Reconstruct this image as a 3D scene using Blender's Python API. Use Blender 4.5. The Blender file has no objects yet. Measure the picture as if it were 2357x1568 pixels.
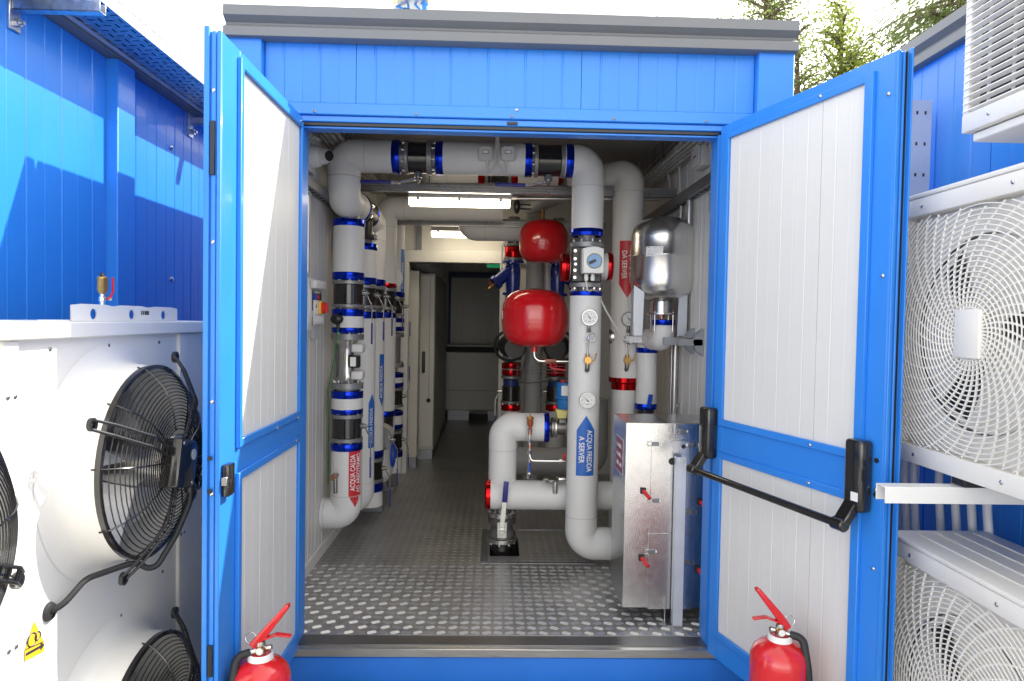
import bpy, bmesh, math, random
from math import sin, cos, pi, radians, atan2, hypot, sqrt
from mathutils import Vector as V, Matrix, Quaternion

random.seed(7)
SC = bpy.context.scene
COL = SC.collection

# ------------------------------------------------------------------ camera
CZ = 1.56
CAMF, PCX, PCY = 1571.0, 1178.5, 784.0          # 24 mm lens; measured on a 2357 x 1568 view
YAW, PITCH, ROLL = radians(1.5), radians(1.65), radians(1.0)
fw = V((sin(YAW)*cos(PITCH), cos(YAW)*cos(PITCH), -sin(PITCH)))
r0 = V((cos(YAW), -sin(YAW), 0)); u0 = r0.cross(fw)
rt = r0*cos(ROLL) + u0*sin(ROLL); up = -r0*sin(ROLL) + u0*cos(ROLL)
cam = bpy.data.cameras.new('camera'); camo = bpy.data.objects.new('camera', cam); COL.objects.link(camo)
cam.sensor_width = 36; cam.lens = CAMF/2357*36; cam.clip_start = .05; cam.clip_end = 500
camo.matrix_world = Matrix(((rt.x, up.x, -fw.x, 0), (rt.y, up.y, -fw.y, 0), (rt.z, up.z, -fw.z, CZ), (0, 0, 0, 1)))
SC.camera = camo

# ------------------------------------------------------------------ sky and sun
SUN = V((1.0, .44, 1.14)).normalized()
world = bpy.data.worlds.new('World'); SC.world = world; world.use_nodes = True
nt = world.node_tree; nt.nodes.clear()
sky = nt.nodes.new('ShaderNodeTexSky'); sky.sky_type = 'NISHITA'; sky.sun_disc = False
sky.sun_elevation = math.asin(SUN.z); sky.sun_rotation = atan2(SUN.x, SUN.y)
sky.air_density = 1.0; sky.dust_density = .5; sky.ozone_density = 1.0; sky.altitude = 0
bg = nt.nodes.new('ShaderNodeBackground'); bg.inputs[1].default_value = .15
wo = nt.nodes.new('ShaderNodeOutputWorld')
hs = nt.nodes.new('ShaderNodeHueSaturation'); hs.inputs['Saturation'].default_value = .0
nt.links.new(sky.outputs[0], hs.inputs['Color']); tn = nt.nodes.new('ShaderNodeMix'); tn.data_type = 'RGBA'; tn.blend_type = 'MULTIPLY'; tn.inputs[0].default_value = 1; tn.inputs[7].default_value = (1, .98, .94, 1)
nt.links.new(hs.outputs[0], tn.inputs[6]); nt.links.new(tn.outputs[2], bg.inputs[0]); nt.links.new(bg.outputs[0], wo.inputs[0])
sl = bpy.data.lights.new('sun', 'SUN'); sl.energy = 2.2; sl.angle = radians(.53); sl.color = (1, .95, .87)
so = bpy.data.objects.new('sun', sl); COL.objects.link(so); so.location = (8, 4, 12)
so.rotation_euler = SUN.to_track_quat('Z', 'Y').to_euler()
SC.view_settings.view_transform = 'Standard'; SC.view_settings.look = 'None'
SC.view_settings.exposure = 2.12; SC.view_settings.gamma = 1
SC.render.resolution_x, SC.render.resolution_y = 1024, 681

# ------------------------------------------------------------------ measuring helpers (view pixel + known plane -> world point)
def ray(px, py): return fw + rt*((px-PCX)/CAMF) - up*((py-PCY)/CAMF)
def at(px, py, Y): d = ray(px, py); return V((0, 0, CZ)) + d*(Y/d.y)
def ax(px, py, X): d = ray(px, py); return V((0, 0, CZ)) + d*(X/d.x)
def az(px, py, Z): d = ray(px, py); return V((0, 0, CZ)) + d*((Z-CZ)/d.z)
def onpl(px, py, p0, n): d = ray(px, py); c = V((0, 0, CZ)); return c + d*((p0-c).dot(n)/d.dot(n))

# ------------------------------------------------------------------ materials
M = {}
def mat(name, col, rough=.5, metal=0, var=.06, vscale=3.0, bump=0, bscale=60, coat=0, spec=.5, rvar=.1, emit=None, estr=0, aniso=0, trans=0, spangle=0, stretch=None, dirt=0):
    m = bpy.data.materials.new(name); m.use_nodes = True; t = m.node_tree; n = t.nodes; b = n['Principled BSDF']
    b.inputs['Roughness'].default_value = rough; b.inputs['Metallic'].default_value = metal
    b.inputs['Specular IOR Level'].default_value = spec
    if coat: b.inputs['Coat Weight'].default_value = coat; b.inputs['Coat Roughness'].default_value = .08
    if trans: b.inputs['Transmission Weight'].default_value = trans
    if aniso: b.inputs['Anisotropic'].default_value = aniso
    tc = n.new('ShaderNodeTexCoord'); mp = n.new('ShaderNodeMapping'); t.links.new(tc.outputs['Object'], mp.inputs[0])
    if stretch: mp.inputs['Scale'].default_value = stretch
    nz = n.new('ShaderNodeTexNoise'); nz.inputs['Scale'].default_value = vscale; nz.inputs['Detail'].default_value = 6; nz.inputs['Roughness'].default_value = .62
    t.links.new(mp.outputs[0], nz.inputs['Vector'])
    src = nz.outputs['Fac']
    if spangle:
        vo = n.new('ShaderNodeTexVoronoi'); vo.inputs['Scale'].default_value = spangle; t.links.new(mp.outputs[0], vo.inputs['Vector'])
        sp = n.new('ShaderNodeSeparateColor'); t.links.new(vo.outputs['Color'], sp.inputs[0]); src = sp.outputs[0]
    rp = n.new('ShaderNodeMapRange'); rp.inputs[1].default_value = .25; rp.inputs[2].default_value = .75
    rp.inputs[3].default_value = 1-var; rp.inputs[4].default_value = 1+var; t.links.new(src, rp.inputs[0])
    mx = n.new('ShaderNodeMix'); mx.data_type = 'RGBA'; mx.blend_type = 'MULTIPLY'; mx.inputs[0].default_value = 1
    mx.inputs[6].default_value = (*col, 1); t.links.new(rp.outputs[0], mx.inputs[7])
    out = mx.outputs[2]
    if dirt:
        n2 = n.new('ShaderNodeTexNoise'); n2.inputs['Scale'].default_value = 9; n2.inputs['Detail'].default_value = 8; n2.inputs['Roughness'].default_value = .75
        mp2 = n.new('ShaderNodeMapping'); mp2.inputs['Scale'].default_value = (1, 1, .22); t.links.new(tc.outputs['Object'], mp2.inputs[0]); t.links.new(mp2.outputs[0], n2.inputs['Vector'])
        r2 = n.new('ShaderNodeMapRange'); r2.inputs[1].default_value = .6; r2.inputs[2].default_value = .78; r2.inputs[3].default_value = 0; r2.inputs[4].default_value = dirt
        t.links.new(n2.outputs['Fac'], r2.inputs[0])
        m2 = n.new('ShaderNodeMix'); m2.data_type = 'RGBA'; t.links.new(r2.outputs[0], m2.inputs[0]); t.links.new(out, m2.inputs[6])
        m2.inputs[7].default_value = (.33, .31, .28, 1); out = m2.outputs[2]
    t.links.new(out, b.inputs['Base Color'])
    rr = n.new('ShaderNodeMapRange'); rr.inputs[3].default_value = max(.02, rough-rvar); rr.inputs[4].default_value = min(1, rough+rvar)
    t.links.new(nz.outputs['Fac'], rr.inputs[0]); t.links.new(rr.outputs[0], b.inputs['Roughness'])
    if bump:
        nb = n.new('ShaderNodeTexNoise'); nb.inputs['Scale'].default_value = bscale; nb.inputs['Detail'].default_value = 3
        t.links.new(mp.outputs[0], nb.inputs['Vector'])
        bp = n.new('ShaderNodeBump'); bp.inputs['Strength'].default_value = bump; bp.inputs['Distance'].default_value = .002
        t.links.new(nb.outputs['Fac'], bp.inputs['Height']); t.links.new(bp.outputs[0], b.inputs['Normal'])
    if emit: b.inputs['Emission Color'].default_value = (*emit, 1); b.inputs['Emission Strength'].default_value = estr
    M[name] = m; return m

mat('blue', (.026, .222, .72), .38, var=.09, vscale=1.3, bump=.09, bscale=6, coat=.12, dirt=.13)
mat('blue_dirty', (.022, .18, .68), .4, var=.08, vscale=4, dirt=.35)
mat('navy', (.01, .03, .16), .45)
mat('white_panel', (.70, .69, .66), .42, var=.03, vscale=1.5, bump=.04, bscale=12, dirt=.13)
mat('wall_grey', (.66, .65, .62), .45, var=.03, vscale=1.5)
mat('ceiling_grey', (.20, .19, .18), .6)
mat('fascia', (.15, .158, .168), .45, var=.06, vscale=2)
mat('alu', (.62, .61, .59), .32, 1, var=.08, vscale=14, stretch=(1, 12, 12))
mat('alu_dark', (.22, .22, .23), .42, 1, var=.12, vscale=8)
mat('tread', (.45, .445, .435), .40, .8, var=.24, vscale=4, rvar=.14, bump=.1, bscale=50)
mat('tread_bar', (.56, .555, .545), .38, .85, var=.14, vscale=5, rvar=.12)
mat('galv', (.62, .64, .66), .34, 1, var=.12, spangle=55, rvar=.1)
mat('galv_light', (.58, .61, .66), .42, .45, var=.10, vscale=5)
mat('plastic_blue', (.22, .36, .60), .4)
mat('galv_mid', (.34, .36, .38), .42, .5, var=.1, vscale=6)
mat('galv_dark', (.24, .25, .27), .45, .9, var=.12, vscale=9)
mat('strut', (.40, .40, .41), .30, 1, var=.12, vscale=20)
mat('stucco', (.72, .72, .72), .22, 1, var=.10, vscale=30, bump=.30, bscale=150, rvar=.06)
mat('sheet', (.50, .51, .53), .26, 1, var=.06, vscale=3, rvar=.06)
mat('blade', (.72, .71, .69), .45, .35, var=.05)
mat('chrome', (.78, .77, .75), .26, 1, var=.03, vscale=4, rvar=.04)
mat('steel', (.60, .59, .57), .24, 1, var=.08, vscale=30)
mat('castiron', (.24, .23, .22), .38, .9, var=.15, vscale=25, bump=.15)
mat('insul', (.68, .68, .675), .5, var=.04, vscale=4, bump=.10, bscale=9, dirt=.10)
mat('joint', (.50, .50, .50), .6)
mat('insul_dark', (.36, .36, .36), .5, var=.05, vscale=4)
mat('band_blue', (.006, .035, .52), .20, .9, var=.15, vscale=40, stretch=(1, 1, 6))
mat('band_red', (.52, .008, .012), .20, .9, var=.15, vscale=40, stretch=(1, 1, 6))
mat('flange', (.26, .265, .27), .42, .5, var=.08, vscale=20)
mat('black_gloss', (.014, .013, .013), .16, var=.2, vscale=12, coat=.5)
mat('black', (.016, .016, .018), .38, var=.2, vscale=12)
mat('rubber', (.018, .018, .019), .6, var=.2, vscale=20)
mat('blue_iron', (.010, .030, .26), .26, var=.08, vscale=15, coat=.5, bump=.12, bscale=40)
mat('act_blue', (.012, .16, .46), .42, var=.06)
mat('grip_blue', (.018, .022, .20), .42)
mat('lever_blue', (.008, .07, .50), .4)
mat('red_tank', (.62, .008, .014), .20, var=.05, vscale=3, coat=.6, rvar=.04)
mat('red_ext', (.62, .014, .02), .24, var=.05, vscale=3, coat=.6, rvar=.04)
mat('red', (.56, .02, .025), .4)
mat('brass', (.50, .30, .10), .32, .9, var=.15, vscale=30)
mat('copper', (.50, .25, .18), .35, .9, var=.12, vscale=20)
mat('white', (.76, .76, .74), .4, var=.02)
mat('cream', (.79, .765, .70), .42, var=.04, vscale=2.5, dirt=.08)
mat('cream_panel', (.80, .78, .73), .40, var=.03, vscale=1.2, dirt=.06)
mat('plastic_grey', (.58, .58, .57), .45, var=.03)
mat('label', (.78, .78, .77), .5, var=.02)
mat('ink', (.03, .03, .035), .5)
mat('sticker_blue', (.02, .13, .50), .42, var=.03)
mat('sticker_red', (.56, .02, .028), .42, var=.03)
mat('sticker_maroon', (.26, .03, .06), .35, var=.05)
mat('letter', (.78, .78, .80), .45, var=.01)
mat('yellow', (.74, .44, .02), .45, var=.04)
mat('pale_yellow', (.70, .64, .22), .45)
mat('green_sign', (.01, .26, .10), .4, emit=(.01, .32, .12), estr=.12)
mat('dark', (.02, .02, .022), .7)
mat('lens_dark', (.008, .008, .01), .08, coat=.5)
mat('cabinet', (.55, .53, .48), .42, var=.03)
mat('lamp_on', (.8, .78, .7), .4, emit=(1, .86, .62), estr=2.4)
mat('lamp_body', (.60, .60, .58), .42)
mat('cable_white', (.55, .55, .53), .5)
mat('cable_green', (.03, .20, .04), .5)
mat('dial', (.76, .77, .76), .35)
mat('silo', (.60, .62, .64), .45, var=.03, vscale=.4)
mat('concrete', (.36, .35, .33), .85, var=.15, vscale=2, bump=.3, bscale=30)
mat('bark', (.10, .07, .05), .9, var=.3, vscale=8, bump=.4, bscale=20)
def leafmat(name, col):
    m = mat(name, col, .55, var=.35, vscale=.8)
    t = m.node_tree; n = t.nodes; b = n['Principled BSDF']; o = n['Material Output']
    tr = n.new('ShaderNodeBsdfTranslucent'); ms = n.new('ShaderNodeMixShader'); ms.inputs[0].default_value = .4
    tr.inputs[0].default_value = (col[0]*1.3, col[1]*1.3, col[2]*.7, 1)
    t.links.new(b.outputs[0], ms.inputs[1]); t.links.new(tr.outputs[0], ms.inputs[2]); t.links.new(ms.outputs[0], o.inputs[0])
leafmat('leaf_light', (.22, .27, .06)); leafmat('leaf_mid', (.15, .20, .065)); leafmat('leaf_conifer', (.11, .15, .05))

# ------------------------------------------------------------------ mesh builder
def perp(a):
    a = a.normalized(); h = V((0, 0, 1)) if abs(a.z) < .9 else V((1, 0, 0))
    u = h.cross(a).normalized(); return u, a.cross(u)
class MB:
    def __init__(s): s.v = []; s.f = []
    def box(s, x0, x1, y0, y1, z0, z1):
        b = len(s.v); s.v += [V((x, y, z)) for z in (z0, z1) for y in (y0, y1) for x in (x0, x1)]
        s.f += [[b+i for i in q] for q in ((0, 2, 3, 1), (4, 5, 7, 6), (0, 1, 5, 4), (2, 6, 7, 3), (0, 4, 6, 2), (1, 3, 7, 5))]; return s
    def obox(s, c, a, bb, cc):
        c, a, bb, cc = V(c), V(a), V(bb), V(cc); b = len(s.v)
        if a.cross(bb).dot(cc) < 0: cc = -cc
        s.v += [c + a*i + bb*j + cc*k for k in (-1, 1) for j in (-1, 1) for i in (-1, 1)]
        s.f += [[b+i for i in q] for q in ((0, 2, 3, 1), (4, 5, 7, 6), (0, 1, 5, 4), (2, 6, 7, 3), (0, 4, 6, 2), (1, 3, 7, 5))]; return s
    def bar(s, p, q, w, t, side=None):
        p, q = V(p), V(q); d = (q-p)/2; u, v2 = perp(d)
        if side is not None: u = (V(side) - d.normalized()*V(side).dot(d.normalized())).normalized(); v2 = d.normalized().cross(u)
        return s.obox((p+q)/2, d, u*(w/2), v2*(t/2))
    def lathe(s, prof, org, axis, n=32, closed=False):
        org, a = V(org), V(axis).normalized(); u, w = perp(a); rows = []
        for r, t in prof:
            if r < 1e-6: rows.append([len(s.v)]); s.v.append(org + a*t)
            else:
                rows.append(list(range(len(s.v), len(s.v)+n)))
                s.v += [org + a*t + (u*cos(2*pi*i/n) + w*sin(2*pi*i/n))*r for i in range(n)]
        for A, B in zip(rows, rows[1:]):
            for i in range(n):
                j = (i+1) % n
                if len(A) == 1 and len(B) == 1: break
                if len(A) == 1: s.f.append([A[0], B[j], B[i]])
                elif len(B) == 1: s.f.append([A[i], A[j], B[0]])
                else: s.f.append([A[i], A[j], B[j], B[i]])
        return s
    def cyl(s, p, q, r, r2=None, n=24):
        p, q = V(p), V(q); r2 = r if r2 is None else r2; L = (q-p).length
        return s.lathe([(0, 0), (r, 0), (r2, L), (0, L)], p, q-p, n)
    def tube(s, pts, r, n=12, caps=True, closed=False):
        pts = [V(p) for p in pts]; m = len(pts)
        tg = []
        for i in range(m):
            a = pts[i-1] if (i > 0 or closed) else pts[i]; b = pts[(i+1) % m] if (i < m-1 or closed) else pts[i]
            tg.append((b-a).normalized())
        u, _ = perp(tg[0]); rows = []
        for i in range(m):
            u = (u - tg[i]*u.dot(tg[i])).normalized(); w = tg[i].cross(u)
            rr = r[i] if isinstance(r, (list, tuple)) else r
            rows.append(list(range(len(s.v), len(s.v)+n)))
            s.v += [pts[i] + (u*cos(2*pi*k/n) + w*sin(2*pi*k/n))*rr for k in range(n)]
        for A, B in list(zip(rows, rows[1:])) + ([(rows[-1], rows[0])] if closed else []):
            for i in range(n): j = (i+1) % n; s.f.append([A[i], A[j], B[j], B[i]])
        if caps and not closed: s.f.append(rows[0][::-1]); s.f.append(rows[-1][:])
        return s
    def prism(s, poly, ext):
        b = len(s.v); n = len(poly); e = V(ext); s.v += [V(p) for p in poly] + [V(p)+e for p in poly]
        s.f.append([b+i for i in range(n)][::-1]); s.f.append([b+n+i for i in range(n)])
        for i in range(n): j = (i+1) % n; s.f.append([b+i, b+j, b+n+j, b+n+i])
        return s
    def quad(s, *p):
        b = len(s.v); s.v += [V(q) for q in p]; s.f.append(list(range(b, b+len(p)))); return s
    def sphere(s, c, r, n=20, k=10, sq=(1, 1, 1)):
        b = len(s.v); s.lathe([(r*sin(pi*i/k) if 0 < i < k else 0, -r*cos(pi*i/k)) for i in range(k+1)], (0, 0, 0), (0, 0, 1), n)
        for i in range(b, len(s.v)): p = s.v[i]; s.v[i] = V((p.x*sq[0], p.y*sq[1], p.z*sq[2])) + V(c)
        return s
    def xf(s, mtx): s.v = [mtx @ p for p in s.v]; return s
ORG = {}
def mesh_of(name, mb, m, smooth=38, bevel=0, seg=1, fix=True):
    me = bpy.data.meshes.new(name); me.from_pydata([tuple(p) for p in mb.v], [], mb.f); me.validate()
    if bevel or fix:
        b = bmesh.new(); b.from_mesh(me)
        if fix: bmesh.ops.recalc_face_normals(b, faces=b.faces)
        if bevel:
            es = [e for e in b.edges if len(e.link_faces) == 2 and e.calc_face_angle(0) > radians(30)]
            bmesh.ops.bevel(b, geom=es, offset=bevel, segments=seg, affect='EDGES', profile=.5, clamp_overlap=True)
        b.to_mesh(me); b.free()
    if smooth:
        me.polygons.foreach_set('use_smooth', [True]*len(me.polygons)); me.set_sharp_from_angle(angle=radians(smooth))
    me.materials.append(M[m]); return me
def tag(o, label=None, cat=None, group=None, kind=None):
    if label: o['label'] = label
    if cat: o['category'] = cat
    if group: o['group'] = group
    if kind: o['kind'] = kind
    return o
def thing(name, label, cat, loc=(0, 0, 0), group=None):
    o = bpy.data.objects.new(name, None); COL.objects.link(o); o.location = loc; o.empty_display_size = .05
    ORG[o.name] = V(loc); return tag(o, label, cat, group)
def part(name, mb, m, parent=None, smooth=38, bevel=0, label=None, kind=None, seg=1, fix=True):
    org = ORG[parent.name] if parent else V((0, 0, 0))
    mb.v = [p-org for p in mb.v]
    o = bpy.data.objects.new(name, mesh_of(name, mb, m, smooth, bevel, seg, fix)); COL.objects.link(o)
    if parent: o.parent = parent
    ORG[o.name] = org
    return tag(o, label, kind=kind)
def single(name, mb, m, label, cat, group=None, **k):
    o = part(name, mb, m, None, **k); return tag(o, label, cat, group)
def inst(name, me, parent, loc, rot=None, scale=None):
    o = bpy.data.objects.new(name, me); COL.objects.link(o); o.parent = parent
    o.location = V(loc) - ORG[parent.name]; o.rotation_mode = 'QUATERNION'
    if rot is not None: o.rotation_quaternion = rot
    if scale: o.scale = scale
    return o
def copytree(o, parent=None, off=None):
    c = o.copy(); COL.objects.link(c); c.parent = parent
    if off is not None: c.location = c.location + V(off)
    for ch in o.children: copytree(ch, c)
    return c
def rounded(pts, rad, seg=8):
    pts = [V(p) for p in pts]; out = [pts[0]]
    for a, b, c in zip(pts, pts[1:], pts[2:]):
        d1 = (a-b).normalized(); d2 = (c-b).normalized(); ang = d1.angle(d2, pi)
        if ang > radians(177): out.append(b); continue
        t = min(rad/math.tan(ang/2), (a-b).length*.499, (c-b).length*.499)
        p, q = b+d1*t, b+d2*t; R = t*math.tan(ang/2); cen = b + (d1+d2).normalized()*(R/sin(ang/2))
        for i in range(seg+1):
            k = i/seg; v1, v2 = p-cen, q-cen; w = v1.angle(v2)
            out.append(cen + (v1*sin((1-k)*w) + v2*sin(k*w))/sin(w))
    return out + [pts[-1]]
# shared little bolts
bolt_me = mesh_of('bolt', MB().cyl((0, 0, -.006), (0, 0, .007), .0085, n=6).cyl((0, 0, .006), (0, 0, .014), .004, n=8), 'steel', 30)
screw_me = mesh_of('screw', MB().lathe([(0, .004), (.004, .0035), (.0065, .001), (.0065, -.001), (0, -.001)], (0, 0, 0), (0, 0, 1), 12), 'steel', 40)
dscrew_me = mesh_of('screw', MB().lathe([(0, .003), (.004, .0025), (.006, .001), (.006, -.001), (0, -.001)], (0, 0, 0), (0, 0, 1), 10), 'castiron', 40)
def bolts(parent, c, axis, R, n, ph=0, sc=1.0):
    a = V(axis).normalized(); u, w = perp(a); q = V((0, 0, 1)).rotation_difference(a)
    for i in range(n):
        t = 2*pi*i/n+ph; inst('bolt', bolt_me, parent, V(c)+(u*cos(t)+w*sin(t))*R, q, (sc, sc, sc))
def screws(parent, pts, axis, me=None):
    q = V((0, 0, 1)).rotation_difference(V(axis).normalized())
    for p in pts: inst('screw', me or screw_me, parent, p, q)
# text -> flat triangles in the xy plane
def text_mb(txt, size, fat=.0, wrap=0):
    cu = bpy.data.curves.new('t', 'FONT'); cu.body = txt; cu.size = size; cu.offset = fat; cu.align_x = 'LEFT'; cu.resolution_u = 3
    ob = bpy.data.objects.new('t', cu); COL.objects.link(ob)
    dg = bpy.context.evaluated_depsgraph_get(); me = ob.evaluated_get(dg).to_mesh()
    b = bmesh.new(); b.from_mesh(me); bmesh.ops.triangulate(b, faces=b.faces)
    if wrap:
        for _ in range(2):
            es = [e for e in b.edges if e.calc_length() > wrap]
            if es: bmesh.ops.subdivide_edges(b, edges=es, cuts=1)
        bmesh.ops.triangulate(b, faces=b.faces)
    mb = MB(); mb.v = [v.co.copy() for v in b.verts]; b.verts.index_update(); mb.f = [[v.index for v in f.verts] for f in b.faces]; b.free()
    ob.evaluated_get(dg).to_mesh_clear(); bpy.data.objects.remove(ob); bpy.data.curves.remove(cu)
    if mb.v:
        x0 = min(p.x for p in mb.v); x1 = max(p.x for p in mb.v)
        for p in mb.v: p.x -= x0
        mb.w = x1-x0
    return mb

# ------------------------------------------------------------------ ground
GZ = -.55
g = part('ground', MB().quad((-150, -60, GZ), (150, -60, GZ), (150, 200, GZ), (-150, 200, GZ)), 'concrete', kind='structure')
part('landing', MB().box(-.80, 1.55, .9, 2.86, GZ-.05, -.012), 'concrete', kind='structure', bevel=.01)

# ------------------------------------------------------------------ ribbed panel (micro-rib sandwich sheet)
def ribbed(o, ex, ez, nrm, w, h, pitch=.08, depth=.003, gw=.007, th=.03, lo=None):
    """sheet with vertical grooves: o corner, ex unit along width, ez unit up, nrm outward"""
    o, ex, ez, nrm = V(o), V(ex), V(ez), V(nrm); mb = MB(); prof = [(0, 0)]
    k = max(1, round(w/pitch)); pw = w/k
    for i in range(1, k):
        x = i*pw; d = depth if i % 2 else depth*.45
        prof += [(x-gw*.9, 0), (x-gw*.35, -d), (x+gw*.35, -d), (x+gw*.9, 0)]
    prof += [(w, 0)]
    if lo is None: lo = lambda x: 0
    b = len(mb.v)
    for x, d in prof: mb.v += [o+ex*x+nrm*d+ez*lo(x), o+ex*x+nrm*d+ez*h]
    n = len(prof)
    for i in range(n-1): mb.f.append([b+2*i, b+2*i+2, b+2*i+3, b+2*i+1])
    c = len(mb.v); mb.v += [o-nrm*th+ez*lo(0), o+ex*w-nrm*th+ez*lo(w), o+ex*w-nrm*th+ez*h, o-nrm*th+ez*h]
    mb.f += [[c+1, c, c+3, c+2], [b, b+1, c+3, c], [b+2*n-2, c+1, c+2, b+2*n-1]]
    mb.f += [[b+1]+[b+2*i+1 for i in range(1, n)]+[c+2, c+3], [c, c+1]+[b+2*i for i in range(n-1, -1, -1)]]
    return mb
def fascia_mb(x0, x1, y, z0, z1, sgn=-1):
    """wavy eaves sheet along x; front at y, facing -y"""
    h = z1-z0
    pr = [(.00, 1), (-.012, .985), (-.014, .66), (.016, .50), (.018, .44), (-.012, .30), (-.012, .02), (-.008, 0), (.05, 0), (.05, .06), (.035, .96)]
    mb = MB(); b = 0
    for x in (x0, x1): mb.v += [V((x, y+d, z0+t*h)) for d, t in pr]
    n = len(pr)
    for i in range(n): j = (i+1) % n; mb.f.append([i, j, n+j, n+i])
    mb.f.append(list(range(n))); mb.f.append(list(range(2*n-1, n-1, -1)))
    return mb

# ------------------------------------------------------------------ the open container
YF, XL, XR, ZT, ZFL = 2.93, -1.145, 1.27, 2.857, .14
IL, IR, ZC, YB = -1.01, 1.135, 2.70, 10.4
cont = thing('plant_container', 'open blue metal plant container with double doors and grey corrugated eaves', 'container', (.06, YF, GZ))
for x0, x1 in ((XL, -.997), (1.112, XR)):
    part('corner_post', MB().box(x0, x1, YF, YF+.16, -.10, 2.735), 'blue', cont, bevel=.004)
xs = [-.995, at(820, 180, 2.97).x, at(1338, 190, 2.97).x, 1.11]
for a, b in zip(xs, xs[1:]):
    part('header_panel', ribbed((a+.0012, 2.968, 2.455), (1, 0, 0), (0, 0, 1), (0, -1, 0), b-a-.0024, .285, .079), 'blue', cont, smooth=0)
lint = part('lintel', MB().box(-.995, 1.11, 2.955, 3.01, 2.425, 2.477), 'blue', cont, bevel=.004)
part('door_frame_head', MB().box(-.86, .985, 2.966, 3.03, 2.398, 2.424), 'blue', cont, bevel=.003)
part('head_seal', MB().box(-.855, .98, 2.975, 3.03, 2.385, 2.3965), 'black', cont)
part('head_trim', MB().box(-.852, .977, 2.985, 3.05, 2.374, 2.384), 'blue', cont, bevel=.002)
part('strike_plate', MB().box(.04, .085, 2.96, 2.966, 2.402, 2.416), 'black', cont, bevel=.002)
screws(cont, [V((x, 2.953, 2.437)) for x in (-.78, -.35, .06, .50, .90)], (0, -1, 0), dscrew_me)
screws(cont, [V((.08, 2.953, 2.465))], (0, -1, 0))
part('fascia', fascia_mb(XL-.004, XR+.004, 2.915, 2.727, ZT), 'fascia', cont)
part('fascia_side', MB().box(XL-.003, XL+.03, 2.97, YB+.3, 2.727, ZT-.002), 'fascia', cont)
part('fascia_side', MB().box(XR-.03, XR+.003, 2.97, YB+.3, 2.727, ZT-.002), 'fascia', cont)
part('roof', MB().box(XL+.03, XR-.03, 2.97, YB+.3, 2.735, 2.84), 'fascia', cont)
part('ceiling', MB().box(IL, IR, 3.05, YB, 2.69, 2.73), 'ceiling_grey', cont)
part('jamb', MB().box(-.996, -.835, 2.975, 3.07, .12, 2.45), 'blue', cont, bevel=.003)
part('jamb', MB().box(.962, 1.111, 2.975, 3.07, .12, 2.45), 'blue', cont, bevel=.003)
# side walls outside and inside
for xo, xi, nn in ((XL+.012, IL, 1), (XR-.012, IR, -1)):
    part('outer_wall', MB().box(min(xo, xo+.03*nn), max(xo, xo+.03*nn), YF+.16, YB+.2, -.1, 2.727), 'blue', cont)
    for k in range(8):
        y0 = 3.07+k*.92; w = min(.9185, YB-y0)
        if w < .1: continue
        o = (xi, y0, .142) if nn > 0 else (xi, y0, .142)
        part('wall_panel', ribbed(o, (0, 1, 0), (0, 0, 1), (nn, 0, 0), w, 2.547, .077, .0025, .006, .06), 'wall_grey', cont, smooth=0)
    part('skirting', MB().box(xi, xi+.012*nn if nn > 0 else xi, 3.07, 6.2, .143, .215) if nn > 0 else MB().box(xi-.012, xi, 3.07, 6.2, .143, .215), 'wall_grey', cont, bevel=.002)
part('base_beam', MB().box(XL, XR, 2.93, 3.05, -.16, .094), 'blue_dirty', cont, bevel=.006)
part('sill', MB().box(-.995, 1.11, 2.922, 3.04, .097, .133), 'alu', cont, bevel=.002)
part('sill_strip', MB().box(-.834, .961, 2.955, 3.045, .1335, .1375), 'alu_dark', cont)
part('plinth', MB().box(XL+.05, XR-.05, 3.06, YB, GZ-.02, -.16), 'concrete', cont)
# floor of tread plate with a hatch opening
HX0, HX1, HY0, HY1 = -.005, .175, 4.08, 4.42
fl = MB()
for x0, x1, y0, y1 in ((IL, HX0, 3.045, YB), (HX1, IR, 3.045, YB), (HX0, HX1, 3.045, HY0), (HX0, HX1, HY1, YB)): fl.box(x0, x1, y0, y1, .10, ZFL)
floor = part('floor_plate', fl, 'tread', cont, smooth=0)
tb = MB(); pt = .0520
for j in range(int((6.4-3.06)/pt)):
    for i in range(int((IR-IL)/pt)+1):
        cx, cy = IL+.01+i*pt, 3.065+j*pt
        if HX0-.05 < cx < HX1+.05 and HY0-.05 < cy < HY1+.05: continue
        s = 1 if (i+j) % 2 else -1
        near = cy < 3.9
        a = radians(28)*s; d = V((cos(a), sin(a), 0)); p = V((-sin(a), cos(a), 0))
        k5 = (-2, -1, 0, 1, 2) if near else (0,)
        for k in k5:
            L = .0245 if near else .0235; L *= (1-.10*abs(k)); w = .0022 if near else .0085
            c = V((cx, cy, ZFL)) + p*(k*.0056)
            b = len(tb.v); h = V((0, 0, .0016)); z = V((0, 0, .0002))
            if near:
                tb.v += [c-d*L-p*w+z, c+d*L-p*w+z, c+d*L+p*w+z, c-d*L+p*w+z, c-d*L*.8-p*w*.35+h, c+d*L*.8-p*w*.35+h, c+d*L*.8+p*w*.35+h, c-d*L*.8+p*w*.35+h]
                tb.f += [[b+4, b+5, b+6, b+7], [b, b+1, b+5, b+4], [b+1, b+2, b+6, b+5], [b+2, b+3, b+7, b+6], [b+3, b, b+4, b+7]]
            else:
                w = .0125; tb.v += [c-d*L+z, c-p*w+z, c+d*L+z, c+p*w+z, c-d*L*.45+h, c-p*w*.3+h, c+d*L*.45+h, c+p*w*.3+h]
                tb.f += [[b+4, b+5, b+6, b+7], [b, b+1, b+5, b+4], [b+1, b+2, b+6, b+5], [b+2, b+3, b+7, b+6], [b+3, b, b+4, b+7]]
part('tread_pattern', tb, 'tread_bar', floor, smooth=0, kind='stuff', fix=False)
hm = MB()
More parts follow.
